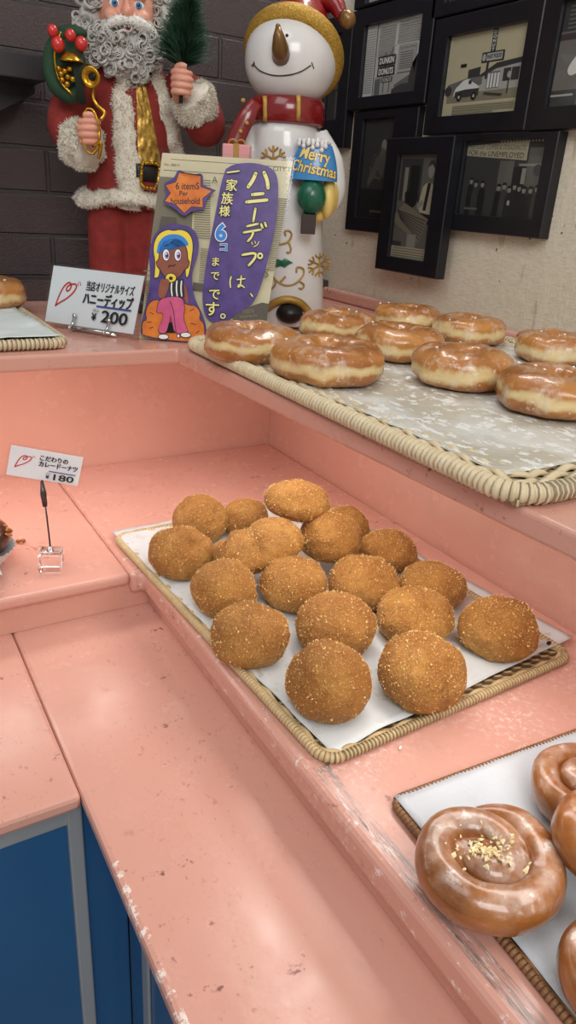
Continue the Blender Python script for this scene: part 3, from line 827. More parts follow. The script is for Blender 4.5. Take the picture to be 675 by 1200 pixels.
def curls(name, blobs, n, rr, seed, base=True):
    m = MB(name, m_hair); rnd = random.Random(seed)
    for c, r in blobs:
        if base: m.ell(c, [q*.86 for q in r], 0, 18, 12)
    for _ in range(n):
        c, r = rnd.choice(blobs); d = Vector((rnd.gauss(0, 1), -abs(rnd.gauss(0, 1)), rnd.gauss(0, 1))).normalized()
        p = Vector(c)+Vector((d.x*r[0], d.y*r[1], d.z*r[2]))
        R0 = rr*rnd.uniform(.6, 1.15); x = Vector((1, 0, 0)); ax_ = (Vector((rnd.uniform(-.7, .7), -1, rnd.uniform(-.7, .7)))).normalized()
        e1 = ax_.orthogonal().normalized(); e2 = ax_.cross(e1); ph = rnd.uniform(0, 6.28); tn = rnd.uniform(1.1, 1.8); N = 20
        for q in range(3):      # each ringlet is three strands
            of = Vector((rnd.uniform(-1, 1), rnd.uniform(-1, 1), rnd.uniform(-1, 1)))*R0*.16
            P = [p+of+e1*R0*(1-.25*k/N)*cos(ph+tn*2*pi*k/N)+e2*R0*(1-.25*k/N)*sin(ph+tn*2*pi*k/N)+ax_*R0*.7*k/N for k in range(N+1)]
            m.tube(P, R0*.13, 5)
    return m.build(st)
curls('beard', [(sq(148, 54, -.036), (.044, .022, .030)), (sq(128, 60, -.036), (.030, .020, .030)), (sq(168, 60, -.036), (.030, .020, .030)), (sq(148, 76, -.042), (.034, .018, .022))], 190, .0085, 3)
curls('hair', [(sq(108, 26, .0), (.022, .026, .034)), (sq(104, 42, .0), (.020, .02, .018)), (sq(190, 20, .0), (.018, .026, .034)), (sq(113, 4, .0), (.018, .026, .026)), (sq(150, 12, .024), (.046, .03, .05))], 130, .0085, 5)
# hat above the frame: fur brim and red cap falling back
c = sq(148, -18, -.002)
b = MB('hat_brim', m_fur); L = [(c[0]+.043*cos(k*pi/14), c[1]+.044*sin(k*pi/14), c[2]+.006) for k in range(29)]
lump(b, L, .012, 6, amp=.2); fur_mesh(b, 0, 0, 900, .007, 6); b.build(st)
b = MB('hat', m_red); b.tube(interp([(c[0], c[1], c[2]+.002), (c[0]+.003, c[1]+.01, c[2]+.035), (c[0]+.02, c[1]+.03, c[2]+.062), (c[0]+.05, c[1]+.045, c[2]+.05), (c[0]+.062, c[1]+.05, c[2]+.02)], 6), ilin([.044, .037, .024, .014, .006], 6), 20); b.build(st)

# green sack with horn, berries and gold beads, carried in his right hand
ang = Matrix.Rotation(radians(-19.78), 4, 'Z'); TS = Matrix.Translation(SANTA) @ ang
def at_s(p): return tuple(TS @ Vector(p))
sk = thing('gift_sack', 'small dark green sack with berries, gold horn and beads held by the Christmas figurine', 'toy sack', at_s(sq(92, 110, -.095)), radians(-19.78))
o0 = Vector(sq(92, 110, -.095))
def sl(a, b_, v): return tuple(Vector(sq(a, b_, v))-o0)
b = MB('sack', m_green)
P = [sl(88, 46, -.075), sl(73, 58, -.075), sl(66, 80, -.075), sl(72, 102, -.075), sl(88, 112, -.078), sl(98, 100, -.078)]
b.ell(sl(84, 78, -.070), (.026, .014, .040), 0, 24, 16, fn=lambda d: 1+.08*noise.noise(d*2)); b.tube(interp(P, 5), ilin([.006, .010, .011, .011, .010, .006], 5), 12); b.ell(sl(90, 48, -.072), (.022, .012, .010)); b.build(sk)
b = MB('gold_piping', m_gold); b.tube(interp([sl(80, 50, -.092), sl(73, 70, -.094), sl(76, 95, -.092), sl(90, 112, -.092)], 5), .0016, 6); b.build(sk)
for a, b_, r in ((72, 50, .0075), (77, 63, .0095), (90, 54, .0075), (101, 62, .009)):
    q = MB('berry', m_berry); q.ell(sl(a, b_, -.098), (r, r, r*1.08)); q.build(sk)
b = MB('gold_bell', m_gold); b.lathe([(.0005, .008), (.006, .0075), (.011, .003), (.0165, -.003), (.0175, -.005), (.0005, -.004)], 20, T=Matrix.Translation(sl(90, 76, -.100))); b.build(sk)
for k, (a, b_) in enumerate(((77, 86), (83, 88), (86, 94), (80, 97), (88, 86), (85, 101), (79, 91), (91, 96))):
    q = MB('gold_bead', m_gold); q.ell(sl(a, b_, -.096), .0042, 0, 12, 8); q.build(sk)
b = MB('horn', m_gold, m_pupil)
Th = Matrix.Translation(sl(111, 95, -.108)) @ Matrix.Rotation(radians(100), 4, 'X') @ Matrix.Rotation(radians(-18), 4, 'Y')
b.lathe([(.003, -.03), (.0035, -.012), (.006, -.004), (.0105, .001), (.0140, .003), (.0142, .004), (.0105, .0035), (.0065, .0005), (.005, -.003)], 24, T=Th)
b.ell((0, 0, -.002), (.0055, .0055, .001), 1, 14, 6, T=Th)
b.tube(interp([sl(111, 98, -.09), sl(113, 118, -.096), sl(124, 130, -.104), sl(120, 138, -.108)], 5), .0026, 8)
for k in range(2):
    b.tube([(Vector(sl(109, 150, -.112))+Vector((.013*cos(a*.45), .001*k, .030*sin(a*.45)))) for a in range(15)], .0017, 6, True)
b.tube(interp([sl(111, 165, -.108), sl(120, 162, -.116), sl(119, 172, -.112), sl(117, 178, -.108)], 4), .0026, 8)
b.build(sk)
b = MB('tassel', m_leafd)
rnd = random.Random(3)
for k in range(60): b.tube([sl(98+rnd.uniform(-4, 4), 66, -.098), sl(98+rnd.uniform(-6, 6), 90, -.100), sl(99+rnd.uniform(-5, 6), 122, -.098)], .0005, 4)
b.build(sk)

# fir sprig in his left hand
fs = thing('fir_sprig', 'bushy dark green fir sprig held upright beside the figurine\'s beard', 'sprig', at_s(sq(208, 92, -.098)), radians(-19.78))
o0 = Vector(sq(208, 92, -.098))
b = MB('stem', m_leafd); b.tube([sl(207, 120, -.098), sl(209, 60, -.09), sl(212, 20, -.086)], [.003, .0035, .0015], 8); b.build(fs)
b = MB('needles', m_fir); rnd = random.Random(12)
for k in range(2200):
    s_ = rnd.random(); base = Vector(sl(208+4*s_, 84-62*s_, -.096+.01*s_)); a = rnd.uniform(0, 6.28)
    d = Vector((cos(a)*1.0, sin(a)*.6, rnd.uniform(.1, 1.1))).normalized(); L = rnd.uniform(.030, .052)*(1.1-.5*s_)
    s = d.orthogonal().normalized()*.00075; mid = base+d*L*.55+Vector((0, 0, .002))
    b.add([base-s, base+s, mid+s, base+d*L, mid-s], [(0, 1, 2, 4), (4, 2, 3)])
b.build(fs, recalc=False)

# ---------------------------------------------------------------- ceramic snowman
m_cer = M('white_ceramic', (226, 225, 224), .22, (214, 212, 210), 8, coat=.3)
m_cred = M('red_ceramic', (140, 22, 26), .22, (116, 16, 20), 14, coat=.4); m_cgold = M('gold_paint', (190, 152, 74), .45, (160, 120, 48), 40, metal=.25)
m_glit = M('gold_glitter', (206, 166, 72), .42, (158, 118, 40), 420, metal=.5, bump=(700, .8, .002)); m_bronze = M('bronze_paint', (138, 104, 58), .3, (118, 86, 46), 30, metal=.35)
m_blue2 = M('blue_ceramic', (74, 148, 208), .25, (60, 128, 190), 12, coat=.3); m_gr = M('green_ceramic', (20, 104, 78), .3, (14, 84, 62), 30, coat=.3, bump=(120, .4, .002))
m_pinkc = M('pink_ceramic', (222, 154, 156), .3); m_line = M('dark_line', (36, 22, 18), .4); m_ytext = M('yellow_relief', (236, 206, 120), .35); m_brownb = M('brown_block', (54, 40, 34), .5)
SNOW = (.66, 1.09, .3003)
def nq(a, b, v=0): return (.00134*a+.00007*b-.4824, v, .00009*a-.00122*b+.442)
sn = thing('snowman_figurine', 'white ceramic snowman in red hat and scarf holding a blue lettered ornament', 'figurine', SNOW, radians(-31.2))
bp = [(385, 338, .060), (372, 338, .0605), (330, 338, .0600), (260, 337, .0590), (200, 335, .0585), (165, 334, .0575), (148, 334, .0545), (136, 335, .047), (128, 336, .036)]
def body_r(b_):
    for (y0, c0, r0), (y1, c1, r1) in zip(bp[:-1], bp[1:]):
        if y1 <= b_ <= y0: f_ = (y0-b_)/(y0-y1); return c0+(c1-c0)*f_, r0+(r1-r0)*f_
    return bp[0][1:]
def on_body(a, b_, off=.001):
    c, r = body_r(b_); x, _, z = nq(a, b_); cx = nq(c, b_)[0]; k = max(-.98, min(.98, (x-cx)/r)); return (x, -r*sqrt(1-k*k)-off, z)
m = MB('body', m_cer); V = []
z0 = nq(338, 379)[2]
for b_, c_, r in bp:
    x, _, z = nq(c_, b_); V.append((x, max(z, 0), r))
n_ = 40; VV = []; FF = []
for x, z, r in V: VV += [(x+r*cos(2*pi*k/n_), r*sin(2*pi*k/n_), z) for k in range(n_)]
for i in range(len(V)-1): FF += [(i*n_+k, i*n_+(k+1) % n_, (i+1)*n_+(k+1) % n_, (i+1)*n_+k) for k in range(n_)]
FF += [tuple(range(n_-1, -1, -1)), tuple((len(V)-1)*n_+k for k in range(n_))]
m.add(VV, FF)
P = [nq(370, 152, -.004), nq(384, 185, -.010), nq(389, 218, -.016), nq(383, 238, -.022)]
m.tube(interp(P, 6), ilin([.020, .026, .0235, .016], 6), 20); m.ell(nq(386, 222, -.014), (.0225, .02, .024))
P = [nq(300, 152, -.006), nq(287, 172, -.022), nq(282, 188, -.036)]
m.tube(interp(P, 6), ilin([.020, .022, .018], 6), 18); m.ell(P[-1], .018)
m.build(sn, remesh=.0026, smooth=5)
hc = Vector(nq(341, 68, -.004))
m = MB('head', m_cer); m.ell(hc, (.0695, .064, .0635), 0, 40, 26, fn=lambda d: 1+.05*max(0, -d.z)*abs(d.x)); m.build(sn)
def on_head(a, b_, off=.0006):
    x, _, z = nq(a, b_); dx, dz = (x-hc.x)/.0695, (z-hc.z)/.0635; k = 1+.05*max(0, -dz)*abs(dx); q = max(.02, 1-(dx/k)**2-(dz/k)**2); return (x, hc.y-.064*k*sqrt(q)-off, z)
m = MB('nose', m_bronze)
m.tube([on_head(331, 72, -.006), Vector(on_head(330, 65, .012)), Vector(on_head(328.5, 54, .022)), Vector(on_head(328, 46, .026))], [.0135, .0120, .0078, .0035], 18); m.ell(on_head(328, 45.6, .026), .0036); m.build(sn)
for a in (337, 325):
    m = MB('eye', m_line); m.ell(on_head(a, 51.5, -.0006), .0024, 0, 12, 8); m.build(sn)
m = MB('smile', m_line); m.tube(interp([on_head(*p, .0002) for p in ((300, 77), (308, 85), (322, 90.5), (338, 91), (352, 87.5), (363, 81))], 6), .00095, 6)
m.tube([on_head(301, 74.5, .0002), on_head(299.5, 80, .0002)], .0008, 6); m.tube([on_head(363.5, 78, .0002), on_head(366, 84, .0002)], .0008, 6); m.tube([on_head(298, 78, .0002), on_head(302, 77, .0002)], .0008, 6); m.build(sn)
# hat: glittering brim tilted back, red cap folding to the right with a bobble
nrm = Vector((.16, .70, .69)).normalized(); e1 = Vector((1, 0, -.23)).normalized(); e1 = (e1-nrm*e1.dot(nrm)).normalized(); e2 = nrm.cross(e1)
bc = hc+Vector((.0035, .006, .006))
m = MB('hat_brim', m_glit); m.tube([bc+e1*.0655*cos(k*pi/24)+e2*.0640*sin(k*pi/24) for k in range(48)], .0120, 14, True, up=nrm, flat=1.2); m.build(sn)
m = MB('hat', m_cred)
P = [bc+nrm*.002, bc+nrm*.020+Vector((.002, 0, .012)), bc+nrm*.034+Vector((.010, 0, .034)), bc+nrm*.036+Vector((.030, .0, .056)), bc+nrm*.030+Vector((.052, -.004, .052)), bc+nrm*.018+Vector((.066, -.010, .042))]
m.tube(interp(P, 7), ilin([.0640, .056, .041, .024, .014, .009], 7), 28); hat = m.build(sn)
m = MB('bobble', m_bronze); m.ell(P[-1]+Vector((.008, -.004, -.004)), .0125); m.build(hat)
# scarf with gold stripes and a hanging tail
m = MB('scarf', m_cred); cx = nq(337, 125)
V = [(.0535, nq(337, 140)[2]), (.0575, nq(337, 138)[2]), (.0585, nq(337, 126)[2]), (.0570, nq(337, 113)[2]), (.052, nq(337, 110)[2])]
m.lathe(V, 48, T=Matrix.Translation((cx[0], 0, 0)))
P = [(nq(303, 118)[0], -.050, nq(303, 118)[2]), nq(294, 132, -.056), nq(284, 150, -.058), nq(277, 166, -.060)]
m.tube(interp(P, 6), ilin([.010, .013, .014, .014], 6), 14, flat=.45, up=(0, 1, 0)); m.build(sn)
def on_scarf(a, b_): x, _, z = nq(a, b_); k = max(-.98, min(.98, (x-cx[0])/.0585)); return (x, -.0585*sqrt(1-k*k)-.0004, z)
for a in (313, 350):
    m = MB('scarf_stripe', m_cgold); m.tube([on_scarf(a-.5, 111), on_scarf(a, 118), on_scarf(a, 132), on_scarf(a-.5, 138.5)], .0036, 8, flat=.5, up=(0, 1, 0)); m.build(sn)
for a, b_ in ((289.5, 117), (293, 141), (286, 150)):
    m = MB('scarf_stud', m_cgold); m.ell(nq(a, b_, -.0665), (.0035, .002, .003), 0, 10, 8); m.build(sn)
# pink gift box with gold ribbon
gb = nq(282, 173, -.075)
m = MB('gift_box', m_pinkc, m_cgold); m.box((gb[0]-.0205, gb[1]-.016, gb[2]-.012), (gb[0]+.0205, gb[1]+.016, gb[2]+.010), .002)
m.box((gb[0]-.004, gb[1]-.0168, gb[2]-.0125), (gb[0]+.004, gb[1]+.0168, gb[2]+.0108), .0006, 1)
for s_ in (-1, 1): m.tube([Vector((gb[0], gb[1]-.006, gb[2]+.011))+Vector((s_*(.006-.006*cos(k*pi/6)), 0, .0055*sin(k*pi/6))) for k in range(13)], .0015, 6, mi=1)
m.build(sn)
# ornament: blue lettered cap, green ball, brown block, yellow mitten behind
oc = Vector(nq(366, 206, -.078))
m = MB('ornament_cap', m_blue2)
def capf(u, v):
    a = 2*pi*u; r = (.0362-.0135*v**2.0)*(1 if v < .97 else .5); return (oc.x+.0015+r*cos(a), oc.y+.010+r*.62*sin(a), oc.z+.0015+.052*v)
m.grid(capf, 40, 14); m.add([capf(k/40, 0) for k in range(40)], [tuple(range(39, -1, -1))]); m.add([capf(k/40, 1) for k in range(40)], [tuple(range(40))]); cap = m.build(sn)
m = MB('snow_icing', m_cer)
for k, (a, L) in enumerate(((351, 1), (356, 4), (361, 0), (366, 6), (371, 2), (376, 9), (380, 3))):
    x = nq(a, 164)[0]; kx = max(-.95, min(.95, (x-oc.x-.0015)/.0245)); y = oc.y+.010-.0245*.62*sqrt(1-kx*kx)
    m.tube([(x, y+.008, oc.z+.055), (x, y-.001, oc.z+.054), (x, y-.003, oc.z+.050-.0009*L)], [.0034, .0036, .0022], 10); m.ell((x, y-.003, oc.z+.050-.0009*L), .0036, 0, 10, 8)
m.ell((oc.x+.0015, oc.y+.010, oc.z+.0525), (.0235, .016, .0055)); m.build(cap)
m = MB('ornament_ball', m_gr); m.ell(nq(365, 224, -.078), (.0228, .022, .0250), 0, 28, 18); m.build(sn)
m = MB('mitten', m_ytext); 
for k in range(3): m.ell(nq(384+k*2.2, 226-k, -.060+.008*k), (.012, .018, .0285-.002*k), 0, 20, 14)
m.ell(nq(372, 244, -.052), (.014, .016, .012)); m.build(sn)
q = nq(362, 256, -.080)
m = MB('ornament_block', m_brownb); m.box((q[0]-.0112, q[1]-.010, q[2]-.0125), (q[0]+.0112, q[1]+.012, q[2]+.0155), .001); m.build(sn)
# relief lettering on the cap
def relief(string, h, z_, wd, tilt):
    V, F = glyphs(string, .022); mx = max(v[0] for v in V); mn = min(v[0] for v in V); out = []
    m = MB('lettering', m_ytext, m_line)
    for lay, off, gr in ((1, .0010, .020), (0, .0020, 0)):
        V, F = glyphs(string, .022+gr); out = []
        for vx, vy in V:
            s_ = ((vx-(mn+mx)/2)/(mx-mn))*wd+(vy-.3)*.004; y = z_+vy*h+s_*tilt; a = s_/.033
            r = .0362-.0135*max(0, (y/.052))**2.0+off
            out.append((oc.x+.0015+r*sin(a), oc.y+.010-r*.62*cos(a), oc.z+.0015+y))
        m.add(out, F, lay, False)
    return m.build(cap)
relief('Merry', .023, .0265, .048, -.16); relief('Christmas', .021, .0085, .070, -.13)
# gold scrolls, leaf, snowflakes on the body
def scroll(name, *lines, r=.0016):
    m = MB(name, m_cgold)
    for L in lines: m.tube(interp([on_body(*p, .0008) for p in L], 6), r, 7)
    m.build(sn)
scroll('gold_scroll', [(322, 279), (331, 279), (339, 276), (343, 268), (340, 263), (335, 264), (336, 269)], [(339, 276), (342, 284), (341, 289), (337, 289)])
scroll('gold_scroll', [(319, 315), (325, 324), (336, 330), (348, 328), (357, 318), (357, 310), (350, 308), (349, 314)], [(352, 325), (358, 330), (356, 335), (352, 334)], [(322, 320), (324, 328), (320, 334), (316, 335)], [(330, 326), (334, 321), (336, 319)])
def flake(a, b_, s_):
    L = []
    for k in range(6):
        an = radians(30+60*k); L.append([(a, b_), (a+s_*.5*cos(an), b_-s_*.5*sin(an)), (a+s_*cos(an), b_-s_*sin(an))])
        for e in (-.6, .6): L.append([(a+s_*.55*cos(an), b_-s_*.55*sin(an)), (a+s_*.78*cos(an+e*.55), b_-s_*.78*sin(an+e*.55)), (a+s_*.95*cos(an+e*.62), b_-s_*.95*sin(an+e*.62))])
    scroll('gold_snowflake', *L, r=.0015)
flake(377, 307, 15); flake(322, 180, 15)
m = MB('holly_leaf', m_gr); L = [(320, 302), (326, 297), (331, 299), (336, 296), (340, 299), (345, 302), (340, 304), (335, 308), (330, 306), (325, 308)]
cen = on_body(332, 302, .0035); V = [on_body(*p, .0012) for p in L]+[cen]; m.add(V, [(i, (i+1) % 10, 10) for i in range(10)]); m.build(sn)
m = MB('gold_arch', m_cgold); m.tube(interp([on_body(*p, .003) for p in ((314, 360), (324, 352), (338, 348), (352, 352), (362, 362), (368, 372))], 6), .0065, 10); m.build(sn)
m = MB('shoe', m_black); c = on_body(341, 366, .001); m.ell(c, (.022, .020, .016)); m.v = [(x, y, max(z, .0004)) for x, y, z in m.v]; m.build(sn)
# ---------------------------------------------------------------- price cards
m_card = M('card_white', (228, 232, 236), .35); m_ink = M('black_ink', (30, 30, 36), .5); m_redink = M('red_ink', (196, 58, 52), .5); m_navy = M('navy_rule', (52, 66, 140), .5); m_grayink = M('grey_ink', (110, 110, 118), .5)
m_chrome = M('chrome', (200, 202, 205), .12, metal=1.0); m_steel = M('dark_steel', (88, 84, 82), .3, metal=.8)
def clear_mat(name, tint=(1, 1, 1, 1), gl=.12):
    t = NT(name); n = t.n; n.remove(t.b)
    tr = n.new('ShaderNodeBsdfTransparent'); tr.inputs[0].default_value = tint
    g = n.new('ShaderNodeBsdfGlossy'); g.inputs['Roughness'].default_value = .04
    fr = n.new('ShaderNodeFresnel'); fr.inputs[0].default_value = 1.45
    mx = n.new('ShaderNodeMixShader'); ge = n.new('ShaderNodeNewGeometry'); inv_ = t.math('SUBTRACT', 1.0, ge.outputs['Backfacing'])
    t.link(t.math('MULTIPLY', fr.outputs[0], inv_), mx.inputs[0]); t.link(tr.outputs[0], mx.inputs[1]); t.link(g.outputs[0], mx.inputs[2])
    t.link(mx.outputs[0], n['Material Output'].inputs[0]); return t.m
m_clear = clear_mat('clear_plastic', (.97, .98, .98, 1)); m_glass = clear_mat('picture_glass', (.95, .96, .96, 1))
def acrylic():
    t = NT('acrylic'); t.set(Base_Color=(1, 1, 1, 1), Roughness=.02, Transmission_Weight=1.0, IOR=1.42); return t.m
m_acry = acrylic()

def heart(ar, mi, ox, oy, k):
    L = [(.02, 1.0), (.10, .66), (.26, .26), (.50, .05), (.66, .16), (.60, .36), (.44, .42), (.42, .26), (.60, .14), (.84, .10), (.92, .20), (.80, .44), (.50, .70), (.22, .86), (.02, 1.0)]
    ar.stroke([(ox+x*k, oy+y*k) for x, y in L], .075*k, mi)
    ar.stroke([(ox+.93*k, oy+.05*k), (ox+.99*k, oy+.16*k)], .035*k, mi); ar.stroke([(ox+1.02*k, oy+.0*k), (ox+1.10*k, oy+.13*k)], .035*k, mi)
def price_art(mb, mapf, l1, l2, price, first):
    ar = Art(mb, mapf)       # card is 200 x 98 units
    heart(ar, 2, 18, 22, 46)
    if first:
        ar.btext(l1, 82, 34, 12.5, 1, width=104, wt=.45); ar.btext(l2, 80, 57, 16, 1, width=108, wt=1.0)
    else:
        ar.btext(l1, 82, 31, 13.5, 1, width=78, wt=.8); ar.btext(l2, 82, 51, 14.5, 1, width=108, wt=.9)
    dy = -4 if first else 0
    ar.rect(112, 62+dy, 188, 65+dy, 3)
    ar.text('(税込)', 106, 73+dy, 4.5, 4, width=14)
    ar.btext('¥', 106, 88+dy, 12, 1, wt=.8); ar.btext(price, 128, 89+dy, 20, 1, width=56, wt=.9)

# card in acrylic holder beside the poster
A = Vector((.254, 1.1252, .3058)); d = Vector((.5886, -.8084, 0)); wv_ = Vector((.1208, .088, .9888)); nn = d.cross(wv_).normalized()
def mkmap(A, e1, e2, W, H, uw, vh, off):
    n_ = e1.cross(e2).normalized()
    def f(x, y, z):
        return tuple(A+e1*(W*x/uw)+e2*(H*(1-y/vh))+n_*(z+off))
    return f
w2 = wv_+d*.16      # leans a little to one side
def slab(m, mi, A, e1, e2, W, H, th):
    n_ = e1.cross(e2).normalized(); P = []
    for z in (0, -th):
        for a, b_ in ((0, 0), (1, 0), (1, 1), (0, 1)): P.append(tuple(A+e1*W*a+e2*H*b_+n_*z))
    m.add(P, [(0, 1, 2, 3), (7, 6, 5, 4), (0, 4, 5, 1), (1, 5, 6, 2), (2, 6, 7, 3), (3, 7, 4, 0)], mi, False)
m = MB('price_card', m_card, m_ink, m_redink, m_navy, m_grayink); A0 = A+Vector((0, 0, .002))
slab(m, 0, A0+d*.004+w2*.002, d, w2, .155, .080, .0008)
price_art(m, mkmap(A0+d*.004+w2*.002, d, w2, .155, .080, 200, 98, .0001), '当店オリジナルサイズ', 'ハニーディップ', '200', True)
o = m.build(recalc=False); tag(o, 'white price card reading 200 yen standing in a clear holder beside the poster', 'price card', 'price cards')
h = thing('card_holder', 'clear acrylic card holder with chrome feet around the 200 yen card', 'card holder', tuple(A+d*.08), atan2(d.y, d.x))
inv = (Matrix.Translation(A+d*.08) @ Matrix.Rotation(atan2(d.y, d.x), 4, 'Z')).inverted()
m = MB('clear_cover', m_clear); n0 = len(m.v)
slab(m, 0, A0+nn*.0014, d, w2, .163, .0845, .0004)
slab(m, 0, A0-nn*.0016, d, w2, .163, .0845, .0010)
m.v = [tuple(inv @ Vector(p)) for p in m.v]; m.build(h)
for k in (.058, .118):
    m = MB('foot', m_chrome); c = A+d*k
    m.tube(interp([c+nn*.004+w2*.018, c+nn*.006+w2*.006, c+nn*.012+Vector((0, 0, .001)), c+nn*.010+Vector((0, 0, -.0012))], 4), .0022, 8)
    m.ell(c+nn*.0045+w2*.018, .0035, 0, 10, 8); m.v = [tuple(inv @ Vector(p)) for p in m.v]; m.build(h)
m = MB('bar', m_chrome); m.tube([A+d*.052+nn*.007+w2*.001, A+d*.126+nn*.007+w2*.001], .0022, 8); m.tube([A+d*.05-nn*.006-Vector((0, 0, .0015)), A+d*.128-nn*.006-Vector((0, 0, .0015))], .0025, 8)
m.v = [tuple(inv @ Vector(p)) for p in m.v]; m.build(h)

# clip stand with the 180 card
s = thing('card_stand', 'clear acrylic cube with a thin metal rod and clip holding the 180 yen card', 'card stand', (.1985, .934, .0003), radians(-22))
MB('cube_base', m_acry).box((-.0155, -.0155, 0), (.0155, .0155, .027), .002).build(s)
m = MB('socket', m_chrome); m.lathe([(.0005, .0275), (.0055, .0272), (.0055, .0278), (.0028, .0292), (.0022, .034)], 16); m.build(s)
m = MB('rod', m_steel); m.tube([(.0006, 0, .030), (-.001, .001, .075), (-.0025, .003, .102)], .0012, 8); m.build(s)
m = MB('clip', m_steel)
m.tube([(-.0025, .0045, .094), (-.0035, .0050, .112), (-.005, .0080, .130)], [.0028, .0036, .0014], 8, flat=.35, up=(0, 1, 0))
m.tube([(-.0025, .0005, .094), (-.0035, -.0012, .112), (-.005, .0030, .130)], [.0028, .0036, .0014], 8, flat=.35, up=(0, 1, 0)); m.build(s)
B = Vector((.1511, .9594, .1365)); e1 = (Vector((.2454, .9394, .1127))-B); e2 = Vector((.1593, .9576, .1838))-B
W, H = e1.length, e2.length; e1.normalize(); e2 = (e2-e1*e2.dot(e1)*.9).normalized()
m = MB('price_card', m_card, m_ink, m_redink, m_navy, m_grayink, m_clear)
slab(m, 0, B+e1*.003+e2*.003, e1, e2, W-.006, H-.006, .0005)
price_art(m, mkmap(B+e1*.003+e2*.003, e1, e2, W-.006, H-.006, 200, 98, .0001), 'こだわりの', 'カレードーナツ', '180', False)
slab(m, 5, B-e1.cross(e2)*.0006, e1, e2, W, H, .0003)
o = m.build(recalc=False); tag(o, 'small white price card reading 180 yen clipped on a metal rod', 'price card', 'price cards')

# ---------------------------------------------------------------- handwritten laminated poster
def news_mat():
    t = NT('aged_newsprint'); col = t.mix(t.ramp(t.noise(12, 4), .3, .7), rgba((228, 216, 180)), rgba((212, 198, 162)))
    t.set(Base_Color=col, Roughness=.3); return t.m
m_news = news_mat(); m_purple = M('purple_marker', (88, 66, 138), .35, (72, 52, 120), 60); m_orange = M('orange_marker', (226, 132, 42), .35, (206, 104, 30), 60); m_yel = M('pale_yellow', (238, 230, 150), .35)
m_bl = M('blue_marker', (46, 132, 214), .35); m_brn = M('brown_marker', (150, 84, 60), .4, (134, 72, 52), 60); m_pk = M('pink_marker', (214, 94, 138), .35, (198, 80, 126), 50); m_hair2 = M('yellow_marker', (238, 214, 70), .35); m_wh = M('white_paper', (238, 238, 236), .4); m_blk = M('black_marker', (26, 20, 26), .4); m_gr2 = M('grey_print', (128, 118, 98), .5); m_dgr = M('dark_print', (84, 78, 68), .5); m_lil = M('lilac_marker', (150, 120, 190), .4)
PA = Vector((.3633, 1.0147, .3006)); pd = Vector((.8512, -.5248, 0)); pw = Vector((.0784, .1272, .9888))+pd*.118; PW, PH = .1775, .247
pm = MB('handwritten_poster', m_news, m_purple, m_orange, m_yel, m_bl, m_brn, m_pk, m_hair2, m_wh, m_blk, m_gr2, m_dgr, m_lil)
slab(pm, 0, PA, pd, pw, PW, PH, .0012)
pn = pd.cross(pw).normalized()
def pmap(x, y, z):
    l = 112-(y-22)*.135; r = 668-(y-60)*.150; u = (x-l)/(r-l); top = 22+.068*(x-112); v = (y-top)/(800-.02*(x-112))
    return tuple(PA+pd*PW*u+pw*PH*(1-v)+pn*(z+.0001))
ar = Art(pm, pmap, .00006)
# newsprint columns
rnd = random.Random(5)
ar.stroke([(150, 48), (655, 84)], 2, 11); ar.text('No. 08613', 120, 74, 11, 11, rot=.07); ar.text('CITY 11', 585, 96, 18, 11, rot=.07)
ar.stroke([(118, 92), (380, 108)], 2, 11)
ar.poly([(100, 118), (250, 128), (236, 380), (60, 390)], 10); 
for k in range(26): 
    y = 130+k*9.6; ar.stroke([(250-.02*k, y+2), (318, y+6)], 3, 10)
for k in range(34):
    y = 210+k*9; ar.stroke([(612-(y-210)*.14, y), (648-(y-210)*.15, y+2)], 3, 10)
for k in range(20): ar.stroke([(282-(k*.6), 420+k*9), (318, 423+k*9)], 3, 10)
for k in range(10): ar.stroke([(40, 560+k*11), (60, 561+k*11)], 4, 10)
ar.poly([(110, 285), (175, 290), (170, 345), (96, 350)], 11); ar.poly([(248, 565), (300, 572), (296, 600), (246, 596)], 11)
ar.poly([(430, 690), (550, 650), (580, 655), (572, 730), (420, 740)], 11); ar.text('100%', 470, 700, 17, 10, rot=-.12); ar.text('PREMIUM', 455, 722, 13, 10, rot=-.12)
ar.text('S', 556, 540, 36, 11); ar.text('TORIES', 30, 505, 34, 10, rot=1.45); ar.text('A', 326, 148, 26, 11)
# purple field
ar.poly(smooth2([(385, 92), (420, 72), (500, 66), (575, 84), (606, 120), (612, 200), (602, 330), (570, 480), (535, 610), (500, 665), (430, 705), (395, 738), (345, 745), (305, 720), (288, 660), (290, 590), (312, 430), (340, 290), (365, 150), (385, 92)])[:-1], 1)
# big kana, drawn with a brush: black edge then pale yellow
def brush(lines, wd, col=3, edge=8):
    for L in lines: ar.stroke(L, wd+edge, 9)
    for L in lines: ar.stroke(L, wd, col)
brush([[(512, 112), (500, 140), (482, 164)], [(548, 108), (562, 138), (566, 168)]], 15)                     # ha
brush([[(500, 196), (545, 192)], [(476, 226), (562, 218)]], 13)                                             # ni
brush([[(514, 254), (506, 304)]], 10)                                                                       # long mark
brush([[(480, 326), (525, 316)], [(466, 352), (538, 340)], [(508, 346), (500, 372), (484, 388)], [(540, 318), (546, 332)], [(556, 312), (562, 326)]], 9)      # de
brush([[(500, 392), (504, 402)], [(514, 388), (518, 398)], [(532, 390), (526, 404), (510, 412)]], 3.5, edge=3)   # small tsu
brush([[(462, 446), (522, 436), (516, 462), (490, 490)]], 10); ar.ell(538, 450, 16, 17, 9); ar.ell(538, 450, 13, 14, 3); ar.ell(538, 450, 6, 6, 9)     # pu
brush([[(414, 540), (408, 562), (412, 586)], [(440, 552), (474, 548)], [(458, 536), (456, 562), (454, 580)], [(454, 580), (444, 586), (446, 574), (460, 576), (472, 586)]], 6, edge=4)   # wa
brush([[(500, 612), (508, 624)]], 6, edge=4)
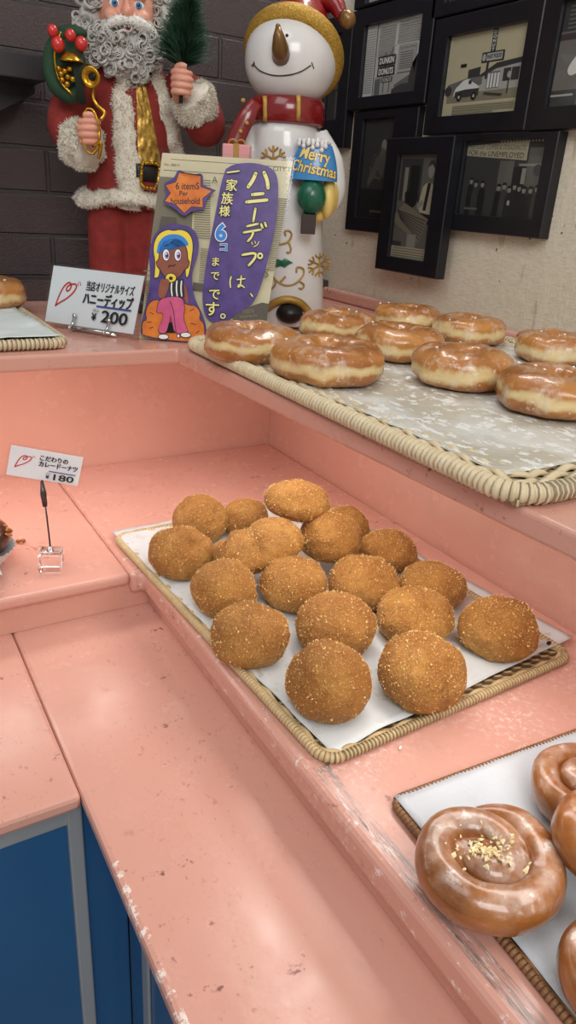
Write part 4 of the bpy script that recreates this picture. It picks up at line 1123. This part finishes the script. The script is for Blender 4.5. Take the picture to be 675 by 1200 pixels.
# small column
brush([[(392, 108), (442, 102)]], 6, edge=4)
def col_kanji(ch, x, y, h, rot=0):
    ar.text(ch, x, y, h*1.02, 9, bold=.055, center=True, rot=rot); ar.text(ch, x, y, h, 3, bold=.012, center=True, rot=rot)
col_kanji('家', 410, 178, 36, .08); col_kanji('族', 392, 232, 36, .08); col_kanji('様', 382, 282, 33, .05)
ar.text('6', 368, 384, 64, 8, bold=.085, center=True); ar.text('6', 368, 384, 64, 4, bold=.045, center=True)
ar.text('コ', 380, 428, 27, 8, bold=.08, center=True); ar.text('コ', 380, 428, 27, 4, bold=.04, center=True)
for ch, x, y, h in (('ま', 346, 492, 30), ('で', 344, 552, 30), ('で', 342, 636, 38), ('す', 332, 706, 48)): col_kanji(ch, x, y, h, .04)
ar.ell(380, 712, 15, 15, 9); ar.ell(380, 712, 12, 12, 3); ar.ell(380, 712, 7, 7, 1)
# burst
cx, cy = 220, 196; sp = [(0, 106), (24, 70), (50, 92), (78, 62), (104, 90), (140, 66), (168, 96), (192, 66), (214, 96), (240, 72), (262, 106), (288, 66), (312, 104), (338, 68)]
star = [(cx+r*1.02*cos(radians(a-8)), cy+r*.86*sin(radians(a-8))) for a, r in sp]
ar.poly(smooth2([(cx+r*1.2*cos(radians(a-8)), cy+(r+10)*.96*sin(radians(a-8))) for a, r in sp]), 1)
ar.poly([(cx+(x-cx)*1.045, cy+(y-cy)*1.045) for x, y in star], 9); ar.poly(star, 2)
ar.text('6 itemS', 174, 176, 27, 9, width=100, bold=.012); ar.text('Per', 190, 202, 19, 9, bold=.015); ar.text('household', 154, 236, 26, 9, width=122, bold=.012)
# drawing of a seated girl eating a donut, purple backing
ar.poly(smooth2([(62, 420), (82, 360), (130, 322), (190, 318), (250, 335), (276, 385), (270, 450), (244, 520), (246, 590), (262, 650), (300, 720), (312, 800), (305, 838), (20, 815), (18, 760), (40, 680), (58, 610), (64, 530), (58, 470), (62, 420)])[:-1], 1)
blob = smooth2([(28, 800), (24, 745), (50, 735), (40, 700), (60, 655), (92, 642), (112, 660), (150, 640), (200, 655), (232, 668), (262, 668), (282, 700), (274, 728), (298, 745), (300, 815), (296, 832), (100, 818), (28, 800)])
ar.poly([(150+(x-150)*1.03, 740+(y-740)*1.03) for x, y in blob[:-1]], 9); ar.poly(blob[:-1], 2)
for L in ([(60, 700), (76, 708)], [(48, 745), (66, 742)], [(236, 690), (252, 684)], [(240, 745), (262, 752)], [(58, 770), (74, 766)], [(262, 790), (276, 780)]): ar.stroke(L, 3, 9)
# hair
ar.poly(smooth2([(78, 552), (84, 480), (72, 420), (92, 360), (140, 338), (165, 345), (195, 338), (236, 352), (254, 400), (246, 470), (232, 546), (214, 550), (216, 430), (200, 385), (120, 385), (100, 440), (106, 548), (78, 552)])[:-1], 9)
ar.poly(smooth2([(82, 548), (88, 480), (76, 420), (96, 364), (140, 342), (165, 350), (195, 342), (232, 356), (250, 400), (242, 470), (229, 542), (217, 546), (219, 430), (204, 385), (120, 385), (104, 440), (104, 544), (82, 548)])[:-1], 7)
# face
ar.poly(smooth2([(92, 500), (86, 478), (100, 470), (102, 425), (120, 390), (160, 375), (205, 388), (226, 425), (228, 470), (238, 478), (230, 505), (216, 512), (196, 545), (160, 558), (122, 545), (102, 512), (92, 500)])[:-1], 9)
ar.poly(smooth2([(95, 498), (90, 480), (102, 474), (106, 428), (122, 394), (160, 380), (202, 392), (222, 428), (224, 474), (234, 481), (227, 502), (213, 508), (194, 541), (160, 554), (124, 541), (105, 508), (95, 498)])[:-1], 5)
ar.poly(smooth2([(92, 440), (100, 396), (128, 368), (165, 360), (205, 368), (232, 400), (224, 416), (200, 386), (160, 378), (125, 390), (106, 416), (104, 446), (92, 440)])[:-1], 4)
for x in (133, 184):
    ar.ell(x, 450, 17, 27, 9); ar.ell(x, 450, 14, 24, 8); ar.ell(x+3, 452, 9, 15, 12); ar.ell(x+4, 452, 5, 8, 9); ar.ell(x+1, 446, 3, 4, 8)
for L in ([(126, 412), (142, 404)], [(172, 404), (190, 412)], [(152, 400), (158, 392), (166, 402)], [(142, 502), (150, 492), (162, 498), (174, 490)]): ar.stroke(L, 3.5, 9)
# arms, top, donut, trousers, shoes
ar.poly(smooth2([(112, 552), (98, 600), (100, 636), (124, 640), (140, 606), (150, 560), (112, 552)])[:-1], 5); ar.poly(smooth2([(196, 552), (226, 596), (232, 660), (218, 660), (206, 610), (190, 566), (196, 552)])[:-1], 5)
ar.poly([(146, 556), (208, 552), (214, 630), (150, 630)], 9)
for x in (158, 180, 200): ar.stroke([(x, 562), (x-3, 595), (x+1, 626)], 6, 8)
ar.ell(154, 548, 25, 21, 9); ar.ell(154, 548, 22, 18, 7); ar.ell(154, 550, 9, 8, 9); ar.ell(136, 566, 12, 14, 5)
tr = smooth2([(92, 700), (100, 650), (130, 632), (205, 630), (214, 680), (205, 720), (222, 770), (230, 785), (172, 796), (160, 750), (152, 700), (144, 750), (130, 796), (92, 786), (118, 730), (122, 700), (92, 700)])
ar.poly([(160+(x-160)*1.04, 710+(y-710)*1.03) for x, y in tr[:-1]], 9); ar.poly(tr[:-1], 6)
ar.stroke([(150, 650), (166, 690), (170, 745), (176, 788)], 3, 9)
for x, y, a in ((120, 808, 0), (218, 798, 8)): ar.ell(x, y, 24, 13, 9); ar.ell(x, y, 21, 10, 8)
ar.ell(186, 803, 8, 9, 9); ar.ell(186, 803, 5, 7, 8)
# laminate film sheen
pm.mats.append(m_clear); slab(pm, 13, PA-pd*.004-pw*.001+pn*.0055, pd, pw, PW+.008, PH+.005, .0003)
o = pm.build(recalc=False); tag(o, 'laminated handwritten poster on newsprint with purple panel and drawn girl, leaning at the snowman', 'poster')
# ---------------------------------------------------------------- framed pictures on the cream wall
m_frame = M('black_frame', (24, 25, 30), .32, (20, 20, 26), 30); m_frame_back = M('frame_backing', (30, 28, 26), .7)
def tone(name, v, rough=.5): return M(name, v, rough)
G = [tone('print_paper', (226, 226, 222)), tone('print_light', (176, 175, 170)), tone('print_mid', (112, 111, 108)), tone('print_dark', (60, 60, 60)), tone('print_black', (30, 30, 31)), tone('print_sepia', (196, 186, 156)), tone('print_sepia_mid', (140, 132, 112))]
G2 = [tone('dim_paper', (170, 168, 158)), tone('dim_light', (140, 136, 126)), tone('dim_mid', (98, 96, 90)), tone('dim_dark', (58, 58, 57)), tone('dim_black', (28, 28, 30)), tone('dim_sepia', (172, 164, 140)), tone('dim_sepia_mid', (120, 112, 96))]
def frame(label, out, op, art, x=.905, pal=G, bg=0, back=None):
    """out/op: (y_left, y_right, z_low, z_high); y_left is the larger world y"""
    k_ = (x+.015)/x; x += .015     # thinner frames sit closer to the wall
    out = (out[0]*k_, out[1]*k_, .5+(out[2]-.5)*k_, .5+(out[3]-.5)*k_); op = (op[0]*k_, op[1]*k_, .5+(op[2]-.5)*k_, .5+(op[3]-.5)*k_)
    yl, yr, z0, z1 = out; oy, oz = (yl+yr)/2, z0
    t = thing('picture_frame', label, 'picture frame', (x, oy, oz), radians(-90), 'framed photographs on the cream wall')
    W = yl-yr; a0 = -(op[0]-oy); a1 = -(op[1]-oy); b0, b1 = op[2]-oz, op[3]-oz; H = z1-z0; D = (back or WX)-x-.0006
    m = MB('frame', m_frame)   # local: x along the wall, y = into the wall, z up
    # four mitred bars with an inner step
    def ring(y, e): return [(-W/2+e, y, e), (W/2-e, y, e), (W/2-e, y, H-e), (-W/2+e, y, H-e)]
    O0 = ring(D, 0); O1 = ring(.0015, 0); O2 = ring(0, .0015)
    I2 = [(a0-.001, 0, b0-.001), (a1+.001, 0, b0-.001), (a1+.001, 0, b1+.001), (a0-.001, 0, b1+.001)]
    I1 = [(p, .0045, q) for p, q in ((a0, b0), (a1, b0), (a1, b1), (a0, b1))]; I0 = [(p, .010, q) for p, _, q in I1]
    V = O0+O1+O2+I2+I1+I0; F = []
    for r in range(5):
        for k in range(4): F.append((r*4+k, r*4+(k+1) % 4, r*4+4+(k+1) % 4, r*4+4+k))
    m.add(V, F, 0, False); m.add(O0, [(0, 1, 2, 3)], 0, False); m.build(t)
    p = MB('photograph', *pal)
    p.box((a0-.003, .0088, b0-.003), (a1+.003, .0098, b1+.003), 0, bg)
    w_, h_ = a1-a0, b1-b0
    ar = Art(p, lambda X_, Y2, z: (a0+w_*X_/100, .0087-z, b0+h_*(1-Y2/100)), .00004)
    art(ar); p.build(t, recalc=False)
    MB('glass', m_glass).box((a0-.002, .0052, b0-.002), (a1+.002, .0062, b1+.002)).build(t)
    return t
def art_sign(ar):
    for k in range(26): ar.rect(1, 8+k*3.4, 17, 9.6+k*3.4, 1)
    for k in range(13): ar.rect(24, 5+k*3.4, 54, 6.6+k*3.4, 1)
    for k in range(9): ar.rect(58, 3+k*3.4, 97, 4.6+k*3.4, 1)
    ar.rect(20, 0, 21.5, 100, 2); ar.rect(62, 35, 92, 72, 1); ar.text('City Donut Shop', 64, 41, 3.2, 3, width=26)
    for k in range(8): ar.rect(66, 45+k*3, 88, 46.2+k*3, 2)
    ar.rect(24, 74, 100, 100, 1); ar.poly([(24, 78), (34, 76), (34, 100), (24, 100)], 2); ar.poly([(60, 88), (82, 78), (100, 74), (100, 100), (60, 100)], 2); ar.poly([(84, 80), (88, 62), (92, 74), (96, 50), (100, 44), (100, 92), (84, 94)], 3)
    ar.poly([(56, 94), (72, 88), (100, 88), (100, 100), (56, 100)], 3)
    for x in (40, 50): ar.rect(x, 42, x+1.2, 98, 3)
    for y, s in ((46, 'DUNKIN'), (61, 'DONUTS')):
        ar.rect(27.5, y, 58.5, y+13, 4); ar.rect(28.5, y+1, 57.5, y+12, 3); ar.text(s, 30, y+10.5, 8, 0, width=26, bold=.03)
    ar.rect(36, 76, 56, 83, 3); ar.text('DONUTS', 38, 82, 5, 0, width=16)
    ar.rect(56, 34, 57, 36, 4); ar.rect(52, 36, 53, 42, 3)
def art_shop(ar):
    ar.rect(0, 60, 100, 84, 6); ar.rect(0, 0, 100, 100, 5); ar.rect(4, 72, 100, 84, 6)
    ar.poly([(48, 52), (66, 42), (100, 40), (100, 72), (48, 72)], 1); ar.poly([(46, 52), (66, 40), (100, 37), (100, 43), (66, 47), (46, 57)], 3)
    ar.poly([(30, 44), (46, 42), (46, 58), (30, 58)], 3); ar.poly([(4, 60), (30, 54), (50, 54), (50, 64), (4, 68)], 2)
    ar.rect(56, 50, 72, 70, 2)
    for x in (57, 61, 65, 69): ar.rect(x, 52, x+2.6, 69, 0)
    ar.rect(76, 48, 95, 63, 3); ar.rect(85, 48, 86, 63, 1); ar.rect(96, 40, 99, 72, 2)
    ar.rect(53, 26, 56, 58, 3); ar.rect(56, 0, 62, 26, 3); 
    for k, c in enumerate('DONUT'): ar.text(c, 57.2, 5.5+k*5, 3.6, 0, bold=.03)
    ar.rect(46, 26, 74, 38, 4); ar.rect(52, 27.5, 72, 36.5, 1); ar.text('FAST FOOD', 53, 34, 4.6, 4, width=18, bold=.03); ar.ell(49, 32, 2.2, 4.5, 1)
    ar.rect(19, 36, 27, 40, 4)
    ar.poly(smooth2([(14, 76), (15, 66), (20, 62), (26, 56), (34, 55), (38, 60), (46, 64), (48, 72), (46, 76)]), 0); ar.poly([(16, 70), (30, 68), (48, 68), (47, 77), (15, 77)], 3); ar.rect(33, 57, 37, 62, 3)
    for x in (22, 42): ar.ell(x, 77, 3.4, 5, 4); ar.ell(x, 77, 1.5, 2.2, 1)
    ar.ell(84, 56, 2.4, 4, 1); ar.rect(83.4, 60, 84.6, 78, 3); ar.ell(10, 66, 5, 6, 2); ar.ell(6, 68, 5, 6, 3); ar.poly([(56, 74), (80, 78), (76, 80), (54, 76)], 3)
    for k in range(4): ar.rect(15, 88+k*3, 95-(k == 3)*25, 89.3+k*3, 6)
def art_arm(ar):
    ar.rect(0, 0, 100, 100, 2); ar.rect(0, 0, 40, 28, 3)
    for k in range(6): ar.rect(8, 4+k*4, 34, 5.5+k*4, 2)
    ar.rect(0, 30, 100, 36, 3); ar.poly([(0, 84), (40, 84), (40, 100), (0, 100)], 3); ar.rect(0, 88, 34, 90, 1)
    ar.poly(smooth2([(50, 0), (58, 20), (40, 44), (24, 56), (18, 66), (26, 72), (40, 66), (60, 44), (78, 30), (100, 30), (100, 100), (36, 100), (50, 86), (58, 70), (60, 52)])[:-1], 0)
    ar.poly(smooth2([(40, 0), (52, 0), (60, 14), (52, 18), (40, 0)])[:-1], 1); ar.rect(66, 50, 74, 54, 3); ar.rect(64, 58, 70, 64, 3); ar.poly([(44, 84), (100, 82), (100, 86), (42, 88)], 1)
def art_portrait(ar):
    ar.rect(0, 0, 100, 100, 2); ar.rect(4, 4, 60, 44, 3); ar.rect(14, 12, 24, 44, 1); ar.rect(30, 10, 54, 34, 4); ar.poly(smooth2([(20, 36), (40, 30), (58, 36), (52, 50), (24, 52)]), 4)
    ar.poly(smooth2([(66, 30), (80, 24), (100, 30), (100, 56), (92, 60), (64, 56), (60, 46)]), 5); ar.poly([(78, 26), (86, 26), (80, 52), (72, 52)], 4); ar.ell(83, 14, 8, 8, 1); ar.poly(smooth2([(74, 12), (78, 5), (90, 5), (92, 14), (84, 9)]), 3)
    ar.poly([(56, 46), (70, 42), (74, 46), (58, 52)], 1); ar.poly([(62, 54), (96, 56), (96, 66), (62, 62)], 4)
    ar.poly([(0, 56), (24, 46), (90, 60), (70, 84), (0, 66)], 6)
    for k in range(7): ar.stroke([(4+k*2, 53+k*1.4), (84-k*2, 62+k*3)], 1.1, 3)
    ar.rect(0, 84, 26, 90, 3); ar.rect(40, 76, 64, 90, 1); ar.rect(0, 89, 100, 100, 5)
    for k in range(4): ar.rect(4, 90.3+k*2.5, 96, 91.4+k*2.5, 6)
def art_line(ar):
    ar.rect(0, 0, 100, 100, 3); ar.rect(0, 0, 44, 72, 3); ar.rect(46, 26, 64, 66, 2); ar.rect(64, 34, 78, 100, 4); ar.rect(80, 10, 100, 60, 2); ar.rect(70, 30, 98, 33, 1)
    ar.poly([(0, 6), (78, 1), (78, 23), (0, 18)], 5); ar.poly([(0, 9), (78, 12), (78, 26), (0, 19)], 5)
    ar.text('FREE SOUP  COFFEE & DOUGHNUTS', 1, 9.5, 6.5, 3, width=74, rot=.05); ar.text('FOR the UNEMPLOYED', 2, 18, 7, 4, width=72, rot=.075)
    for k in range(15): ar.ell(44+k*3.8, 1.5, 1.0, 1.6, 0, 10)
    rnd = random.Random(8)
    for x, y, h in ((12, 52, 30), (19, 56, 40), (28, 56, 44), (50, 60, 44), (57, 58, 40), (64, 62, 42), (70, 58, 44), (76, 60, 44), (82, 62, 40), (90, 62, 40), (97, 60, 40)):
        c = 3 if x % 2 else 4; ar.poly(smooth2([(x-4.4, 100), (x-4.2, y+14), (x-2.6, y+6), (x+2.6, y+6), (x+4.2, y+14), (x+4.4, 100)]), c); ar.ell(x, y+2, 2.2, 4, 1, 12); ar.poly([(x-3, y), (x+3, y), (x+2, y-3.6), (x-2, y-3.6)], 4)
    ar.rect(64, 78, 67, 84, 0); ar.rect(76, 36, 81, 56, 1); ar.ell(94, 38, 5, 7, 3); ar.rect(8, 90, 26, 93, 2)
def art_dark(ar):
    ar.rect(0, 0, 100, 100, 3); rnd = random.Random(2)
    ar.poly(smooth2([(60, 28), (74, 24), (74, 34), (52, 52), (34, 62), (24, 70), (20, 60), (40, 46)]), 2); ar.ell(66, 26, 8, 6, 1); ar.ell(64, 42, 11, 14, 2)
    for k in range(14): ar.stroke([(18+rnd.random()*20, 44+rnd.random()*20), (36+rnd.random()*26, 30+rnd.random()*30), (46+rnd.random()*30, 40+rnd.random()*24)], 1.2, 2)
    ar.rect(0, 70, 100, 100, 4); ar.rect(40, 92, 86, 94, 2)
def art_side(ar):
    ar.rect(0, 0, 100, 100, 3); ar.poly([(40, 10), (100, 14), (100, 60), (50, 64)], 2); ar.rect(60, 66, 92, 98, 2)
def art_top(ar):
    ar.rect(0, 0, 100, 100, 1); ar.poly([(30, 100), (70, 80), (100, 84), (100, 100)], 2); ar.ell(80, 90, 8, 6, 3)
def art_dim(ar):
    ar.rect(0, 0, 100, 100, 4); ar.poly([(52, 0), (100, 0), (100, 100), (56, 100)], 6); ar.rect(0, 80, 50, 100, 3)
frame('black frame with newsprint page showing a DONUTS roadside sign', (1.326, 1.0955, .6605, .8236), (1.290, 1.127, .682, .7955), art_sign)
frame('black frame with sepia picture of a drive-in shop and parked old car', (1.090, .8612, .612, .779), (1.056, .888, .639, .7515), art_shop)
frame('black frame with a raised bare arm, cut by the picture edge', (.8608, .690, .611, .790), (.829, .715, .640, .766), art_arm)
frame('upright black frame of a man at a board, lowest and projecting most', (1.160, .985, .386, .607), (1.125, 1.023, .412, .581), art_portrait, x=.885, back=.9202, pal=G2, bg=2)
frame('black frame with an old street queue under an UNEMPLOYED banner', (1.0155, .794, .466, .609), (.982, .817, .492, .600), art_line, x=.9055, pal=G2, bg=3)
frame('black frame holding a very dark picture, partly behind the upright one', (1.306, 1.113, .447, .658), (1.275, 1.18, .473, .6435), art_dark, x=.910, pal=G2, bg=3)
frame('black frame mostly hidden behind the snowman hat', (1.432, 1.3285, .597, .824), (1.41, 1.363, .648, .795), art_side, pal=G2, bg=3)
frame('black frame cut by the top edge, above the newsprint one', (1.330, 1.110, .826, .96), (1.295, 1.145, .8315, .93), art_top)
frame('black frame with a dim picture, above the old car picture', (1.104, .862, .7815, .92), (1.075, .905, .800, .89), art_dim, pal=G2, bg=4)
# ---------------------------------------------------------------- small things on the counters
m_choc = M('chocolate_glaze', (70, 40, 26), .25, (54, 30, 20), 40, coat=.4); m_nuts = M('caramel_nut', (186, 120, 52), .45, (150, 88, 34), 120); m_cake = M('cake_dough', (150, 112, 70), .7, (128, 92, 54), 80)
rnd = random.Random(9)
def hull_bit(m, c, s_, rnd, mi=0):
    bm = bmesh.new()
    for _ in range(8): bm.verts.new(Vector(c)+Vector((rnd.uniform(-1, 1), rnd.uniform(-1, 1), rnd.uniform(-.8, .8)))*s_)
    r = bmesh.ops.convex_hull(bm, input=bm.verts[:]); bmesh.ops.delete(bm, geom=[g for g in r['geom_interior'] if isinstance(g, bmesh.types.BMVert)], context='VERTS')
    bmesh.ops.subdivide_edges(bm, edges=bm.edges[:], cuts=1, smooth=.6, use_grid_fill=True); m.frombm(bm, mi, True)
def torus(m, R, r, c, mi=0, sz=1.0, seed=0):
    V = []; F = []; nu, nv = 40, 16
    for i in range(nu):
        for j in range(nv):
            th, ph = 2*pi*i/nu, 2*pi*j/nv; k = 1+.06*noise.noise(Vector((cos(th)*2, sin(th)*2, sin(ph)+seed)))
            V.append((c[0]+(R+r*cos(ph)*k)*cos(th), c[1]+(R+r*cos(ph)*k)*sin(th), c[2]+r*sz*sin(ph)*k))
    for i in range(nu):
        for j in range(nv): F.append((i*nv+j, ((i+1) % nu)*nv+j, ((i+1) % nu)*nv+(j+1) % nv, i*nv+(j+1) % nv))
    m.add(V, F, mi)
# nut donut standing in a paper cup
t = thing('nut_donut', 'chocolate donut topped with caramel nuts at the left picture edge', 'donut', (.112, .985, .0003))
m = MB('dough', m_choc); torus(m, .026, .0185, (0, 0, .040), 0, 1.05, 2); m.ell((0, 0, .030), (.034, .034, .024)); m.build(t)
m = MB('nut_topping', m_nuts)
for k in range(70):
    a = rnd.uniform(0, 6.28); ph = rnd.uniform(.05, 2.2); rr = .026+.0185*cos(ph)
    hull_bit(m, (rr*cos(a), rr*sin(a), .040+.0195*sin(ph)), rnd.uniform(.0022, .0042), rnd)
o = m.build(t); o['kind'] = 'stuff'
m = MB('paper_cup', m_card)
def cup(u, v):
    a = 2*pi*u; r = .030+.019*v+.0014*sin(a*30)*v; return (r*cos(a), r*sin(a), .0006+.027*v)
m.grid(cup, 180, 6); m.build(t)
m = MB('paper_napkin', paper_mat('napkin', (228, 236, 242)))
def nap(u, v):
    x = .062+u*.066+.003*noise.noise(Vector((u*4, v*4, 1))); y = .885+v*.05+.018*u
    return (x, y, .034+.005*noise.noise(Vector((u*5, v*3, 4)))+.006*v-.014*u*u)
m.sheet(nap, 20, 14, .0005); o = m.build(); tag(o, 'white paper napkin lying over the drizzled donut at the left edge', 'napkin')
t = thing('drizzled_donut', 'chocolate donut with white drizzle under the napkin at the left edge', 'donut', (.083, .922, .0003))
m = MB('dough', m_cake); torus(m, .021, .016, (0, 0, .0155), 0, .95, 6); m.build(t)
m = MB('chocolate_dip', m_choc); torus(m, .0213, .0164, (0, 0, .0125), 0, .75, 6); m.build(t)
m = MB('white_drizzle', m_card)
for k in range(14):
    a = k*.45; P = []
    for q in range(9):
        ph = -1.0+q*.26; rr = .0215+.0166*cos(ph); P.append((rr*cos(a+q*.05), rr*sin(a+q*.05), .0128+.0126*sin(ph)))
    m.tube(P, .0013, 6)
m.build(t)
def crumb(name, lab, x, y, z, s_, mm, seed):
    r = random.Random(seed); m = MB(name, mm); hull_bit(m, (0, 0, s_*.62), s_, r); hull_bit(m, (s_*1.2, .2*s_, s_*.6), s_*.8, r)
    zm = min(v[2] for v in m.v); m.v = [(a, b_, c-zm) for a, b_, c in m.v]
    o = m.build(); o.location = (x, y, z); tag(o, lab, 'crumb')
crumb('nut_crumb', 'caramel nut crumb fallen on the pink counter left of the clip stand', .1745, 1.028, .0003, .0046, m_nuts, 3)
crumb('burnt_crumb', 'small black crumb at the right end of the greasy parchment', .690, .472, .0105, .0026, m_black, 5)
crumb('sugar_crumb', 'white sugar crumb on the pink counter before the tan tray rim', .4110, .417, .0003, .0022, m_sugar, 6)
crumb('sugar_crumb', 'white sugar lump on the parchment in front of the second ring donut', .443, .641, .3133, .0030, m_sugar, 7)
crumb('sugar_crumb', 'white sugar lump on the parchment beneath the dripping ring donut', .553, .640, .3133, .0026, m_sugar, 8)
